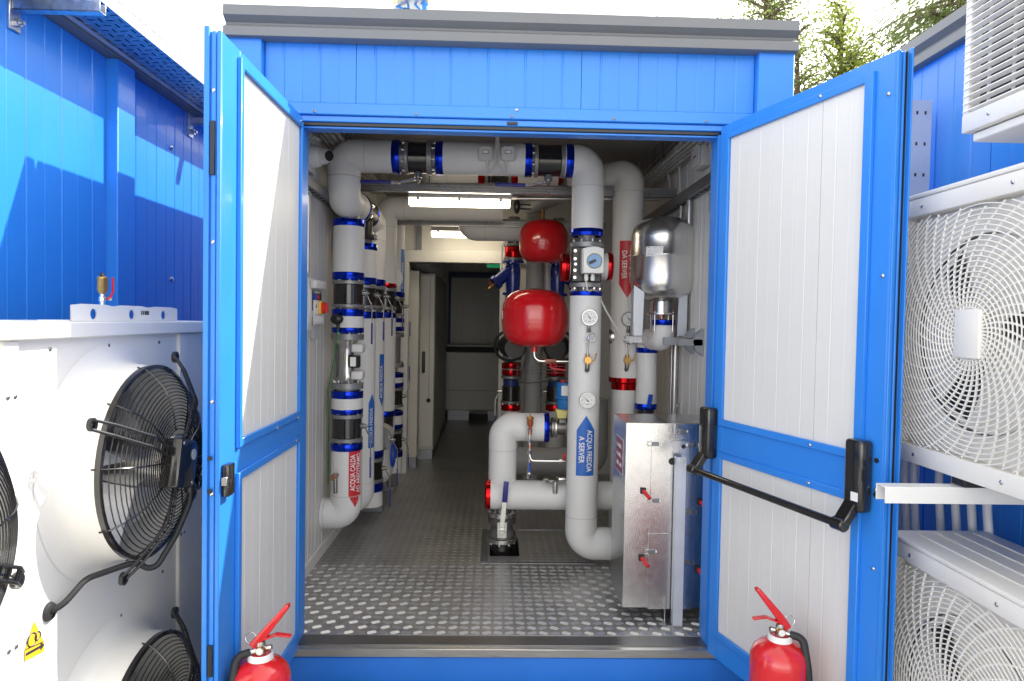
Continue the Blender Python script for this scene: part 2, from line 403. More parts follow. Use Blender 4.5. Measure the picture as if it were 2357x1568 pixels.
hm.box(HX0-.055, HX0-.012, 3.97, 4.60, ZFL, ZFL+.004).box(HX0-.055, .62, 3.955, 3.972, ZFL, ZFL+.003).box(HX1+.01, .62, 4.60, 4.612, ZFL, ZFL+.004)
part('hatch_frame', hm, 'galv_dark', cont)
pit = MB(); z0 = -.12
pit.quad((HX0, HY0, ZFL-.001), (HX0, HY1, ZFL-.001), (HX0, HY1, z0), (HX0, HY0, z0)).quad((HX1, HY1, ZFL-.001), (HX1, HY0, ZFL-.001), (HX1, HY0, z0), (HX1, HY1, z0))
pit.quad((HX0, HY1, ZFL-.001), (HX1, HY1, ZFL-.001), (HX1, HY1, z0), (HX0, HY1, z0)).quad((HX0, HY0, z0), (HX0, HY1, z0), (HX1, HY1, z0), (HX1, HY0, z0))
part('hatch_pit', pit, 'dark', cont, fix=False)
# partition with its doorway, back room
pb = at(930, 575, 6.3).z; pl = at(938, 603, 6.3).z
part('partition_wall', MB().box(IL, IR, 6.34, 6.40, pb+.001, 2.69), 'wall_grey', cont)
part('partition_beam', MB().box(IL+.001, IR-.001, 6.28, 6.36, pl, pb), 'white_panel', cont, bevel=.004)
part('partition_post', MB().box(-.885, -.79, 6.27, 6.37, ZFL, pl-.001), 'white_panel', cont, bevel=.004)
part('partition_post', MB().box(.045, .10, 6.27, 6.37, ZFL, pl-.001), 'white_panel', cont, bevel=.004)
part('partition_wall', MB().box(.101, IR-.001, 6.33, 6.37, ZFL, pl-.001), 'wall_grey', cont)
part('partition_wall', MB().box(IL+.001, -.886, 6.33, 6.37, ZFL, pl-.001), 'wall_grey', cont)
part('rear_wall', ribbed((IL, YB-.03, ZFL), (1, 0, 0), (0, 0, 1), (0, -1, 0), IR-IL, 2.54, .075, .004, .008), 'wall_grey', cont, smooth=0)
rz0, rz1 = at(1100, 795, YB-.1).z, at(1100, 640, YB-.1).z
rf = MB().box(-.66, .14, YB-.10, YB-.06, rz1, rz1+.09).box(-.70, -.66, YB-.10, YB-.06, ZFL, rz1+.09).box(.06, .14, YB-.10, YB-.06, rz0, rz1-.001)
part('rear_frame', rf, 'navy', cont)

# ------------------------------------------------------------------ doors of the container
def door(hx, hy, ex, ey, labels, zt, zb, w, th, P, panels, seams):
    """hinge (hx,hy); e = direction along leaf; n = inner face normal"""
    H = V((hx, hy, 0)); e = V((ex, ey, 0)).normalized(); n = P
    def pt(s, z, d=0): return H + e*s + n*d + V((0, 0, z))
    def bx(mb, s0, s1, d0, d1, z0, z1): return mb.obox(pt((s0+s1)/2, (z0+z1)/2, (d0+d1)/2), e*((s1-s0)/2), n*((d1-d0)/2), V((0, 0, (z1-z0)/2)))
    return pt, bx
# left leaf
zA, zB = .125, 2.405
eL, nL = V((0, -1, 0)), V((1, 0, 0))
LX = -.823
ptL, bxL = door(LX, YF, 0, -1, None, zB, zA, .85, .045, nL, None, None)
WL = .852
u0_ = (2.93-ax(550, 600, LX).y); uh = .035
zm1, zm0 = ax(683, 950, LX).z, ax(683, 1018, LX).z
zp1 = 2.355; zp0 = .21
dl = MB()
bxL(dl, 0, uh, -.045, 0, zA, zB); bxL(dl, u0_, WL, -.045, 0, zA, zB)
bxL(dl, uh, u0_, -.045, 0, zp1, zB); bxL(dl, uh, u0_, -.045, 0, zA, zp0); bxL(dl, uh, u0_, -.045, 0, zm0, zm1)
doorL = part('door', dl, 'blue', cont, bevel=.0015, label='blue framed left door leaf swung out, with two off-white ribbed panels')
for z0, z1 in ((zm1, zp1), (zp0, zm0)):
    o = ptL(u0_, z0, -.004)
    part('panel', ribbed(o, -eL, (0, 0, 1), nL, u0_-uh, z1-z0, .078, .0010, .004, .03), 'white_panel', doorL, smooth=0)
    bd = MB(); t = .022
    bxL(bd, u0_-.004, u0_+t, 0, .014, z0-t, z1+t); bxL(bd, uh-.012, u0_-.005, 0, .010, z0-t, z0+.004); bxL(bd, uh-.012, u0_-.005, 0, .010, z1-.004, z1+t); bxL(bd, uh-.014, uh+.004, 0, .0101, z0-t, z1+t)
    part('bead', bd, 'blue', doorL, bevel=.002)
ed = MB(); bxL(ed, WL, WL+.012, -.050, -.034, zA, zB+.012); bxL(ed, WL, WL+.010, -.012, .001, zA, zB); bxL(ed, WL, WL+.005, -.030, -.016, zA, zB)
part('edge_profile', ed, 'blue', doorL, bevel=.0015)
for z0, z1 in ((ax(497, 408, -.85).z, ax(497, 285, -.85).z), (ax(480, 1560, -.85).z, ax(480, 1488, -.85).z)):
    m = MB(); bxL(m, WL+.005, WL+.013, -.031, -.017, z0, z1); part('latch_slot', m, 'black', doorL, bevel=.001)
screws(doorL, [ptL(WL+.006, z, -.024) for z in (2.23, 1.78, 1.30, 1.02)], (0, -1, 0))
hm = MB(); zz = ax(500, 1047, -.85).z
hm.cyl(ptL(WL+.012, zz, -.026), ptL(WL+.0145, zz, -.026), .007, n=16); part('bolt_hole', hm, 'black', doorL)
hm = MB(); zz = ax(500, 1120, -.85).z
hm.cyl(ptL(WL+.012, zz, -.026), ptL(WL+.0145, zz, -.026), .007, n=16); part('bolt_hole', hm, 'black', doorL)
kz0, kz1 = ax(515, 1147, -.81).z, ax(515, 1073, -.81).z
kp = MB(); bxL(kp, WL-.055, WL-.005, .001, .024, kz0, kz1); part('strike_box', kp, 'black_gloss', doorL, bevel=.004, seg=2)
kp = MB(); bxL(kp, WL-.004, WL+.003, .003, .022, kz0+.035, kz1-.035); part('strike_insert', kp, 'steel', doorL, bevel=.002)
screws(doorL, [ptL(uh+.03, zm1-.02, .011), ptL(uh+.3, zm1-.02, .011), ptL(uh+.05, zm0+.012, .011), ptL(uh+.03, zp1+.014, .011)], (1, 0, 0))
# right leaf, opened past ninety degrees
eR = V((.288, -.9576, 0)).normalized(); nR = V((-eR.y, eR.x, 0)); nR = nR if nR.x < 0 else -nR
RX, RY = .957, YF-.004
ptR, bxR = door(RX, RY, eR.x, eR.y, None, zB, zA, .89, .045, nR, None, None)
H0 = V((RX, RY, 0))
def sR(px, py): p = onpl(px, py, H0, nR); return (p-H0).dot(eR), p.z
s0, s1 = sR(1672, 640)[0], sR(1985, 640)[0]; WR = sR(2045, 640)[0]
zq1 = sR(1678, 318)[1]; zq0 = sR(1652, 1455)[1]; zn1 = sR(1665, 968)[1]; zn0 = sR(1657, 1052)[1]; seam = sR(1882, 600)[0]
dr = MB()
bxR(dr, 0, s0, -.045, 0, zA, zB); bxR(dr, s1, WR, -.045, 0, zA, zB); bxR(dr, s0, s1, -.045, 0, zq1, zB); bxR(dr, s0, s1, -.045, 0, zA, zq0); bxR(dr, s0, s1, -.045, 0, zn0, zn1)
doorR = part('door', dr, 'blue', cont, bevel=.0015, label='blue framed right door leaf with panic bar, opened past square')
for z0, z1 in ((zn1, zq1), (zq0, zn0)):
    for a, b in ((s0, seam), (seam, s1)):
        part('panel', ribbed(ptR(a+.0012, z0, -.004), eR, (0, 0, 1), nR, b-a-.0024, z1-z0, .066, .0009, .004, .03), 'white_panel', doorR, smooth=0)
    bd = MB(); t = .024
    bxR(bd, s1-.004, s1+.03, 0, .014, z0-t, z1+t); bxR(bd, s0-.012, s1-.005, 0, .009, z0-t, z0+.004); bxR(bd, s0-.012, s1-.005, 0, .009, z1-.004, z1+t); bxR(bd, s0-.02, s0+.003, 0, .0091, z0-t, z1+t)
    part('bead', bd, 'blue', doorR, bevel=.002)
ed = MB(); bxR(ed, WR, WR+.004, -.050, .001, zA, zB); bxR(ed, WR+.004, WR+.012, -.010, .001, zA, zB); bxR(ed, WR+.004, WR+.010, -.030, -.022, zA, zB); bxR(ed, WR, WR+.016, -.056, -.050, zA, zB+.012)
part('edge_profile', ed, 'blue', doorR, bevel=.0015)
sk = MB(); bxR(sk, WR+.004, WR+.010, -.038, -.0355, zA, zB); part('edge_seal', sk, 'rubber', doorR)
screws(doorR, [ptR(WR-.02, z, .002) for z in (2.28, 1.72, 1.05, .8)] + [ptR(seam, zq1+.012, .010), ptR(seam, zn1-.012, .010), ptR(seam, zn0+.012, .010)], nR)
for zz in (sR(2038, 1065)[1], sR(2035, 1145)[1]):
    m = MB(); m.cyl(ptR(WR-.02, zz, .001), ptR(WR-.02, zz, .004), .008, n=16); part('bolt_hole', m, 'black', doorR)
# panic bar
pa, pz = sR(1640, 1000); pc, pd = sR(1990, 1090)
hz0 = sR(1640, 1055)[1]; hz1 = sR(1640, 942)[1]; gz0 = sR(1992, 1170)[1]; gz1 = sR(1992, 1017)[1]
pmid = (gz0+gz1)/2; sh = .036
for nm, s_, za, zb in (('panic_housing', .0, pmid-.105, pmid+.115), ('panic_housing', pc, pmid-.115, pmid+.115)):
    m = MB(); bxR(m, s_-sh, s_+sh, .001, .052, za, zb); part(nm, m, 'black_gloss', doorR, bevel=.012, seg=3)
zb_ = pmid-.155
m = MB().tube([ptR(.005, zb_, .088), ptR(pc-.02, zb_, .088)], .0135, 16); part('panic_bar', m, 'black_gloss', doorR)
for s_ in (-.01, pc-.005):
    m = MB().bar(ptR(s_, pmid-.085, .035), ptR(s_, zb_, .088), .05, .03, eR); m.cyl(ptR(s_-.028, zb_, .088), ptR(s_+.022, zb_, .088), .021, n=16)
    part('panic_arm', m, 'black_gloss', doorR, bevel=.004)
m = MB(); bxR(m, pc+.0, pc+.028, .0525, .054, pmid-.078, pmid-.05); part('latch_bolt', m, 'label', doorR)

# ------------------------------------------------------------------ left neighbour container, tray and cooler
WLX = -1.77
nb = thing('plant_container', 'blue container wall with ribbed panels and a projecting post behind the white fan cooler', 'container', (WLX-1.2, 3, GZ))
for a, b in ((-.2, 1.16), (1.162, 2.1), (2.102, 3.158), (3.312, 4.13), (4.132, 5.1), (5.102, 6.1), (6.102, 7.1)):
    part('wall_panel', ribbed((WLX, a, 0), (0, 1, 0), (0, 0, 1), (1, 0, 0), b-a-.002, 2.714, .105, .0035, .008, .05), 'blue', nb, smooth=0)
part('wall_post', MB().box(WLX-.05, WLX+.052, 3.16, 3.31, 0, 2.715), 'blue', nb, bevel=.004)
part('eaves', MB().box(WLX-.05, WLX+.055, -.2, 7.2, 2.716, 2.86), 'fascia', nb)
part('roof', MB().box(WLX-2.4, WLX-.051, -.2, 7.2, 2.75, 2.85), 'fascia', nb)
part('body', MB().box(WLX-2.38, WLX-.052, -.2, 7.1, -.2, 2.749), 'blue', nb)
part('plinth', MB().box(WLX-2.3, WLX-.1, 0, 7, GZ-.02, -.2), 'concrete', nb)
screws(nb, [ax(393, 340, WLX)+V((.003, 0, 0)), ax(393, 643, WLX)+V((.003, 0, 0))], (1, 0, 0))
for o in [c for c in nb.children if c.name.startswith('screw')]: o.scale = (2.2, 2.2, 2.5)
# perforated cable tray on brackets
tr = thing('cable_tray', 'perforated galvanised cable tray on brackets along the blue side wall', 'cable tray', (-1.62, 3.2, 2.70))
TX0, TX1, TZ = -1.705, -1.505, 2.74
tm = MB(); ny, nx = 0, 0
def slot_plate(mb, x0, x1, y0, y1, z, rows, cy, sl, sw, flip):
    pass
ys = [1.6 + .05*i for i in range(int((6.2-1.6)/.05)+1)]
cells_x = 5; cw = (TX1-TX0)/cells_x
for j, (ya, yb) in enumerate(zip(ys, ys[1:])):
    for i in range(cells_x):
        xa, xb = TX0+i*cw, TX0+(i+1)*cw; cx, cy = (xa+xb)/2, (ya+yb)/2
        hx, hy = (.0155, .004) if (i+j) % 2 else (.004, .0175)
        o = [V((xa, ya, TZ)), V((xb, ya, TZ)), V((xb, yb, TZ)), V((xa, yb, TZ))]; q = [V((cx-hx, cy-hy, TZ)), V((cx+hx, cy-hy, TZ)), V((cx+hx, cy+hy, TZ)), V((cx-hx, cy+hy, TZ))]
        for k in range(4): tm.quad(o[k], o[(k+1) % 4], q[(k+1) % 4], q[k])
part('tray_base', tm, 'galv', tr, smooth=0, fix=False)
for x in (TX0, TX1): part('tray_side', MB().box(x-.0015, x+.0015, 1.6, 6.2, TZ-.001, TZ+.05), 'galv', tr)
part('tray_lip', MB().box(TX0-.004, TX0+.012, 1.6, 6.2, TZ-.012, TZ-.002), 'galv_light', tr)
part('tray_cover', MB().box(TX0-.003, TX1+.003, 1.6, 6.2, TZ+.051, TZ+.053), 'galv_dark', tr)
for yb in (2.56, 4.0, 5.44):
    m = MB(); zb = TZ-.088; TE = TX1+.06
    m.box(TX0+.05, TX0+.07, yb-.014, yb+.014, zb+.0045, TZ-.002).box(TX1-.05, TX1-.03, yb-.014, yb+.014, zb+.0045, TZ-.002)
    m.box(WLX+.012, TE, yb-.02, yb+.02, zb, zb+.004).box(WLX+.012, TE, yb-.02, yb-.017, zb, zb+.04).box(WLX+.012, TE, yb+.017, yb+.02, zb, zb+.04)
    br = part('bracket', m, 'galv', tr, bevel=.001)
    part('bracket_plate', MB().box(WLX+.001, WLX+.011, yb-.03, yb+.03, zb-.07, zb+.1), 'galv', br, bevel=.002)
    inst('bolt', bolt_me, br, (WLX+.018, yb, zb-.04), V((0, 0, 1)).rotation_difference(V((1, 0, 0))), (1.8, 1.8, 1.8))
cb = MB()
for k in range(4): cb.tube(rounded([(TX0+.05+.035*k, 1.6, TZ+.012), (TX0+.045+.036*k, 3, TZ+.012), (TX0+.055+.033*k, 6.2, TZ+.012)], .5, 3), .009, 8)
single('cable_bundle', cb, 'rubber', 'dark cables lying in the perforated tray above the side wall', 'cables')

# --- white air cooler
PX = -1.20
ac = thing('air_cooler', 'large white fan cooler with black wire guards and a lifting rail on top', 'cooler', (-1.58, 2.2, GZ))
ztop = ax(300, 740, PX).z; FY, FZ, FR, PIT = 2.175, 1.10, .298, .93
yA, yB2 = .45, 3.0; CW = .130
def cooler_panel(y0, y1, cy, z0, z1, czs):
    """panel face with round fan holes"""
    mb = MB(); n = 48; R = FR-.012
    for cz, za, zb in czs:
        inner = [V((PX, cy+R*cos(2*pi*k/n), cz+R*sin(2*pi*k/n))) for k in range(n)]
        outer = []
        for k in range(n):
            c, s = cos(2*pi*k/n), sin(2*pi*k/n)
            t = min(((y1-cy) if c > 0 else (cy-y0))/max(abs(c), 1e-6), ((zb-cz) if s > 0 else (cz-za))/max(abs(s), 1e-6))
            outer.append(V((PX, cy+c*t, cz+s*t)))
        for k in range(n): j = (k+1) % n; mb.quad(inner[k], outer[k], outer[j], inner[j])
        for yy, zz in ((y0, za), (y0, zb), (y1, za), (y1, zb)):
            best = sorted(range(n), key=lambda k: (outer[k]-V((PX, yy, zz))).length)[:2]
            mb.quad(outer[best[0]], V((PX, yy, zz)), outer[best[1]])
    return mb
zmid = FZ-.875/2; zbot = -.16
for cy in (FY, FY-PIT):
    part('front_panel', cooler_panel(cy-PIT/2+.006, cy+PIT/2-.006, cy, zbot, ztop-.045, ((FZ, zmid, ztop-.045), (FZ-.875, zbot, zmid))), 'cream_panel', ac, smooth=0, fix=True)
for y in (FY-1.5*PIT, FY-.5*PIT, FY+.5*PIT):
    part('post', MB().box(PX-.03, PX+.012, y-.028, y+.028, zbot, ztop-.047), 'cream_panel', ac, bevel=.003)
part('end_panel', MB().box(PX-.30, PX+.001, FY+.5*PIT+.03, yB2, zbot, ztop-.047), 'cream_panel', ac, bevel=.003)
part('top_rail', MB().box(PX-.31, PX+.03, yA, yB2+.01, ztop-.045, ztop), 'cream_panel', ac, bevel=.004)
part('back_panel', MB().box(PX-.31, PX-.30, yA, yB2, zbot, ztop-.046), 'galv_dark', ac)
part('foot', MB().box(PX-.3, PX, yA+.2, yA+.35, GZ, zbot-.001), 'galv_dark', ac); part('foot', MB().box(PX-.3, PX, yB2-.4, yB2-.25, GZ, zbot), 'galv_dark', ac)
sp = []
for cy in (FY, FY-PIT):
    for dy, z in ((-.30, ztop-.075), (-.02, ztop-.075), (.30, ztop-.075), (-.33, .36), (.05, .58), (.33, .62), (.40, ztop-.14), (-.38, .1)): sp.append(V((PX+.001, cy+dy, z)))
for y in (FY-.5*PIT, FY+.5*PIT):
    for z in (1.35, .72, .2): sp += [V((PX+.013, y-.013, z)), V((PX+.013, y+.013, z))]
screws(ac, sp, (1, 0, 0), dscrew_me)
def fan(cy, cz, ph):
    f = MB().lathe([(FR-.012, -.001), (FR+.07, .0012), (FR+.05, .004), (FR+.02, .018), (FR+.006, .045), (FR+.0, CW), (FR-.010, CW), (FR-.012, -.05), (FR-.014, -.16)], (PX, cy, cz), (1, 0, 0), 64)
    fo = part('fan_cowl', f, 'cream_panel', ac, smooth=50)
    X0 = PX+CW
    part('fan_ring', MB().lathe([(FR+.001, CW-.014), (FR+.004, CW-.012), (FR+.004, CW+.003), (FR-.010, CW+.003)], (PX, cy, cz), (1, 0, 0), 64), 'black_gloss', fo, smooth=40, fix=False)
    part('fan_back', MB().lathe([(0, -.09), (FR-.02, -.09)], (PX, cy, cz), (1, 0, 0), 48), 'galv_dark', fo, fix=False)
    gm = MB(); nr = 19
    for i in range(nr):
        k = i/(nr-1); r = .10+(FR-.006-.10)*k; x = X0+.072*(1-(k**3.2))+.004
        gm.tube([(x, cy+r*cos(2*pi*q/44), cz+r*sin(2*pi*q/44)) for q in range(44)], .0019, 5, closed=True)
    for s in range(10):
        t = 2*pi*(s+.5)/10+ph
        gm.tube([(X0+.072*(1-k**3.2)+.007, cy+(.10+(FR-.004-.10)*k)*cos(t), cz+(.10+(FR-.004-.10)*k)*sin(t)) for k in (0, .3, .55, .75, .9, 1)] + [(X0-.02, cy+(FR+.006)*cos(t), cz+(FR+.006)*sin(t))], .0028, 5)
    part('fan_guard', gm, 'black_gloss', fo, fix=False)
    for s in range(4):
        t = 2*pi*s/4+radians(62)+ph*.1; d = V((0, cos(t), sin(t))); q = V((0, -sin(t), cos(t))); am = MB()
        c = V((0, cy, cz))
        for o in (-.015, .015):
            am.tube(rounded([V((X0+.085, 0, 0))+c+d*.07+q*o*.8, V((X0+.092, 0, 0))+c+d*.20+q*o, V((X0+.030, 0, 0))+c+d*(FR+.012)+q*o, V((X0-.005, 0, 0))+c+d*(FR+.055)+q*o*.9], .04, 4), .0045, 6)
        for k in range(9):
            w = .09+(FR-.06)*k/9*1.0; xx = X0+.092-(.062*max(0, (w-.20)/(FR-.19)))
            am.bar(V((xx, 0, 0))+c+d*w-q*.015, V((xx, 0, 0))+c+d*w+q*.015, .005, .003, (1, 0, 0))
        am.lathe([(.010, -.005), (.019, -.005), (.019, .006), (.010, .006)], V((X0-.008, 0, 0))+c+d*(FR+.058), (1, 0, 0), 16)
        part('motor_arm', am, 'black', fo)
    for s in range(5):
        bl = MB(); t = 2*pi*s/5+ph; n = 6; rows = []
        for k in range(n):
            r = .09+(FR-.03-.09)*k/(n-1); w = .55-.12*k/(n-1); tw = .055*(1-.3*k/(n-1))
            a0, a1 = t-w/2+.12*k/(n-1), t+w/2+.12*k/(n-1); rows.append((r, a0, a1, tw))
        for (ra, a0, a1, ta), (rb, b0, b1, tb_) in zip(rows, rows[1:]):
            bl.quad((X0-.09-ta, cy+ra*cos(a0), cz+ra*sin(a0)), (X0-.09-tb_, cy+rb*cos(b0), cz+rb*sin(b0)), (X0-.09+tb_, cy+rb*cos(b1), cz+rb*sin(b1)), (X0-.09+ta, cy+ra*cos(a1), cz+ra*sin(a1)))
        part('fan_blade', bl, 'blade', fo, fix=False)
    mm = MB().cyl((X0-.14, cy, cz), (X0+.085, cy, cz), .085, n=32); part('motor', mm, 'steel', fo, bevel=.008, seg=2)
    th = radians(-14); 
    bxm = MB()
    for hgt, sc in ((.0, 1.0), (.062, .93)): pass
    oct_ = [(-.06, -.075), (.04, -.075), (.065, -.05), (.065, .05), (.04, .075), (-.06, .075)]
    rotq = lambda y, z: (y*cos(th)-z*sin(th), y*sin(th)+z*cos(th))
    bxm.prism([(X0+.070, cy-.045+rotq(y, z)[0], cz+.0+rotq(y, z)[1]) for y, z in oct_], (.060, 0, 0))
    part('terminal_box', bxm, 'black_gloss', fo, bevel=.009, seg=2)
    yy, zz = rotq(.028, .03); part('sticker', MB().cyl((X0+.1305, cy-.045+yy, cz+zz), (X0+.1315, cy-.045+yy, cz+zz), .017, n=24), 'label', fo)
    for yy, zz in ((-.045, .06), (.045, -.058)):
        yy, zz = rotq(yy, zz); inst('screw', screw_me, fo, (X0+.1305, cy-.045+yy, cz+zz), V((0, 0, 1)).rotation_difference(V((1, 0, 0))))
    cbm = MB().tube(rounded([(X0+.12, cy, cz-.07), (X0+.12, cy-.015, cz-.13), (X0+.095, cy-.05, cz-.22), (X0+.05, cy-.10, cz-.32), (X0+.01, cy-.13, cz-FR+.02), (PX+.06, cy-.24, cz-FR+.01), (PX+.03, cy-.30, cz-FR-.045), (PX-.02, cy-.315, cz-FR-.062)], .06, 5), .0088, 10)
    part('power_cable', cbm, 'rubber', fo)
    part('cable_gland', MB().cyl((X0+.115, cy, cz-.075), (X0+.115, cy-.003, cz-.10), .017, n=12), 'black', fo)
    part('grommet', MB().lathe([(.012, .012), (.022, .010), (.026, .002), (.026, 0)], (PX, cy-.308, cz-FR-.055), (1, 0, 0), 20), 'rubber', fo)
VP_ = .875
fan(FY, FZ, .2); fan(FY-PIT, FZ, .5); fan(FY, FZ-VP_, .1); fan(FY-PIT, FZ-VP_, .9)
# warning label
wl = [ax(x, y, PX+.002) for x, y in ((57, 1522), (57, 1497), (79, 1430), (101, 1478), (101, 1499))]
lb = part('warning_label', MB().prism(wl, (.001, 0, 0)), 'yellow', ac)
wm = MB(); a, b = ax(60, 1507, PX+.004), ax(96, 1487, PX+.004); wm.bar(a, b, .007, .0006, (0, 0, 1)); d = (b-a).normalized(); wm.prism([b+d*.012, b-d*.004+V((0, 0, .011)), b-d*.004-V((0, 0, .011))], (.0004, 0, 0))
wm.bar(ax(58, 1496, PX+.004), ax(100, 1477, PX+.004), .002, .0006, (0, 0, 1))
for (x, y), r in (((74, 1473), .017), ((87, 1464), .011)):
    c = ax(x, y, PX+.0035); wm.tube([c+V((0, r*cos(2*pi*k/20), r*sin(2*pi*k/20))) for k in range(20)], .002, 4, closed=True)
part('pictogram', wm, 'ink', lb)
# lifting rail with three holes
def rail(y0, y1, z0, z1, x, n, r, th):
    mb = MB(); w = (y1-y0)/n; m = 28
    for xx in (x, x-th):
        for i in range(n):
            ya, yb = y0+i*w, y0+(i+1)*w; cy, cz = (ya+yb)/2, (z0+z1)/2-.004
            inn = [V((xx, cy+r*cos(2*pi*k/m), cz+r*sin(2*pi*k/m))) for k in range(m)]; out = []
            for k in range(m):
                c, s = cos(2*pi*k/m), sin(2*pi*k/m)
                t = min(w/2/max(abs(c), 1e-6), ((z1-cz) if s > 0 else (cz-z0))/max(abs(s), 1e-6)); p = V((xx, cy+c*t, cz+s*t)); out.append(p)
            for k in range(m): j = (k+1) % m; mb.quad(inn[k], out[k], out[j], inn[j])
            for yy, zz in ((ya, z0), (ya, z1), (yb, z0), (yb, z1)):
                if i == 0 and yy == ya and zz == z1 or i == n-1 and yy == yb and zz == z1: continue
                best = sorted(range(m), key=lambda k: (out[k]-V((xx, yy, zz))).length)[:2]; mb.quad(out[best[0]], V((xx, yy, zz)), out[best[1]])
    return mb
ry0, ry1 = ax(180, 735, PX).y, ax(420, 738, PX).y
part('lifting_rail', rail(ry0, ry1, ztop+.001, ztop+.052, PX-.02, 3, .0165, .003), 'cream_panel', ac, fix=False, smooth=0)
part('lifting_rail_foot', MB().box(PX-.075, PX-.024, ry0-.06, ry1, ztop+.0005, ztop+.004), 'cream_panel', ac)
bm_ = MB(); c = (ry0+ry1)/2
for k in range(22):
    if random.random() < .75: bm_.box(PX-.0198, PX-.0192, c+.06+k*.0026, c+.06+k*.0026+random.choice((.0008, .0016)), ztop+.022, ztop+.036)
part('barcode', bm_, 'ink', ac)
# automatic air vent on top
vy = ax(232, 690, PX-.06).y; vx = PX-.055; vz = ztop+.042
def shr(mb, k=.60): o = V((vx, vy, vz)); mb.v = [o+(p-o)*k for p in mb.v]; return mb
av = part('air_vent', shr(MB().lathe([(.012, .0), (.013, .0), (.013, .035), (.017, .04), (.017, .055), (.012, .06), (.012, .075), (.019, .08), (.022, .09), (.026, .095), (.026, .15), (.028, .152), (.028, .163), (.02, .168), (.008, .17), (.007, .185), (0, .185)], (vx, vy, vz), (0, 0, 1), 24)), 'brass', ac, smooth=45)
part('vent_body', shr(MB().lathe([(.014, 0), (.0145, .034), (.019, .038), (.019, .056), (.0135, .061), (.0135, .074)], (vx, vy, vz), (0, 0, 1), 8)), 'steel', av)
part('vent_cap', shr(MB().cyl((vx, vy-.012, vz+.17), (vx, vy-.012, vz+.188), .007, n=12)), 'black', av)
part('vent_lever', shr(MB().tube(rounded([(vx+.02, vy+.005, vz+.05), (vx+.03, vy+.02, vz+.055), (vx+.03, vy+.048, vz+.09), (vx+.03, vy+.045, vz+.165)], .02, 4), .0062, 8)), 'red', av)
part('vent_nut', shr(MB().cyl((vx+.012, vy+.018, vz+.048), (vx+.042, vy+.02, vz+.048), .008, n=6)), 'steel', av)

# ================================================================== pipework
def zpy(py, px, Y): return at(px, py, Y).z
def pipe_run(root, pts, r, R=.16, m='insul', first=0):
    """straight lengths and elbows as separate parts"""
    pts = [V(p) for p in pts]; n = len(pts); ends = []
    cut = [(0, 0)]*n
    for i in range(1, n-1):
        d1 = (pts[i-1]-pts[i]).normalized(); d2 = (pts[i+1]-pts[i]).normalized(); ang = d1.angle(d2); t = R/math.tan(ang/2)
        poly = rounded([pts[i]+d1*(t+.0005), pts[i], pts[i]+d2*(t+.0005)], R, 12)
        part('elbow', MB().tube(poly, r+.0012, 28), m, root)
        cut[i] = (t, t)
        for dd in (d1, d2): q_ = pts[i]+dd*(t+.001); part('joint_ring', MB().lathe([(r, 0), (r+.0022, 0), (r+.0022, .0035), (r, .0035)], q_, dd, 28), 'joint', root)
    for i in range(n-1):
        d = (pts[i+1]-pts[i]).normalized(); a = pts[i]+d*cut[i][1]; b = pts[i+1]-d*cut[i+1][0]
        if (b-a).dot(d) > .004: part('pipe', MB().cyl(a, b, r, n=32), m, root)
def band(root, a, b, r, m='band_blue'):
    a, b = V(a), V(b); L = (b-a).length
    part('band', MB().lathe([(r-.01, 0), (r+.002, 0), (r+.004, L*.12), (r+.0035, L*.45), (r+.0045, L*.5), (r+.0035, L*.55), (r+.004, L*.88), (r+.002, L), (r-.01, L)], a, b-a, 36), m, root)
def flange(root, a, b, r, nb=8, ph=.2, out=None, m='flange'):
    a, b = V(a), V(b); o = part('flange', MB().cyl(a, b, r, n=36), m, root, bevel=.002)
    if nb:
        d = (b-a).normalized(); bolts(o, (b+d*.003) if out != 'a' else a-d*.003, d if out != 'a' else -d, r*.84, nb, ph)
    return o
def lever(root, c, L=.30, sgn=-1, side=V((1, 0, 0)), m='grip_blue', s=1.0, along=V((0, 0, 1)), off=.03, th=.005):
    """valve lever: stem out along side, arm bends out and runs along +-along"""
    c = V(c); a = along*sgn
    st = part('valve_stem', MB().cyl(c, c+side*.022*s, .017*s, n=16).cyl(c+side*.02*s, c+side*.034*s, .011*s, n=12).cyl(c+side*.03*s, c+side*.044*s, .007*s, n=6), 'steel', root)
    p = c+side*.028*s
    pts = rounded([p-a*.01, p+a*.018, p+side*off*s+a*.075*s, p+side*off*s+a*(L-.10*s)], .025*s, 4)
    w = along.cross(side).normalized()
    mb = MB()
    for q0, q1 in zip(pts, pts[1:]): mb.bar(q0, q1+(q1-q0)*.02, .014*s, th*s, w)
    lv = part('lever', mb, 'steel', root, bevel=.001)
    e = p+side*off*s
    part('grip', MB().bar(e+a*(L-.125*s), e+a*L, .017*s, (th+.004)*s, w), m, lv, bevel=.003, seg=2)
def column(root, x, Y, px, r, items, blk='black_gloss'):
    for it in items:
        k, y1, y0 = it[0], it[1], it[2]
        z1, z0 = zpy(y1, px, Y), zpy(y0, px, Y); a, b = V((x, Y, z0)), V((x, Y, z1))
        if k == 'pipe': part('pipe', MB().cyl(a, b, r, n=32), it[3] if len(it) > 3 else 'insul', root)
        elif k == 'neck': part('neck', MB().cyl(a, b, r*.72, n=24), 'flange', root)
        elif k == 'band': band(root, a, b, r, it[3] if len(it) > 3 else 'band_blue')
        elif k == 'flange': flange(root, a, b, r*1.04, 8, .3, it[3] if len(it) > 3 else None)
        elif k == 'valve':
            part('valve_body', MB().cyl(a, b, r*.965, n=36), blk, root, bevel=.003)
            if len(it) > 3: lever(root, (x+r*.95, Y-.01, (z0+z1)/2+.01), .27*it[3], it[4] if len(it) > 4 else -1)
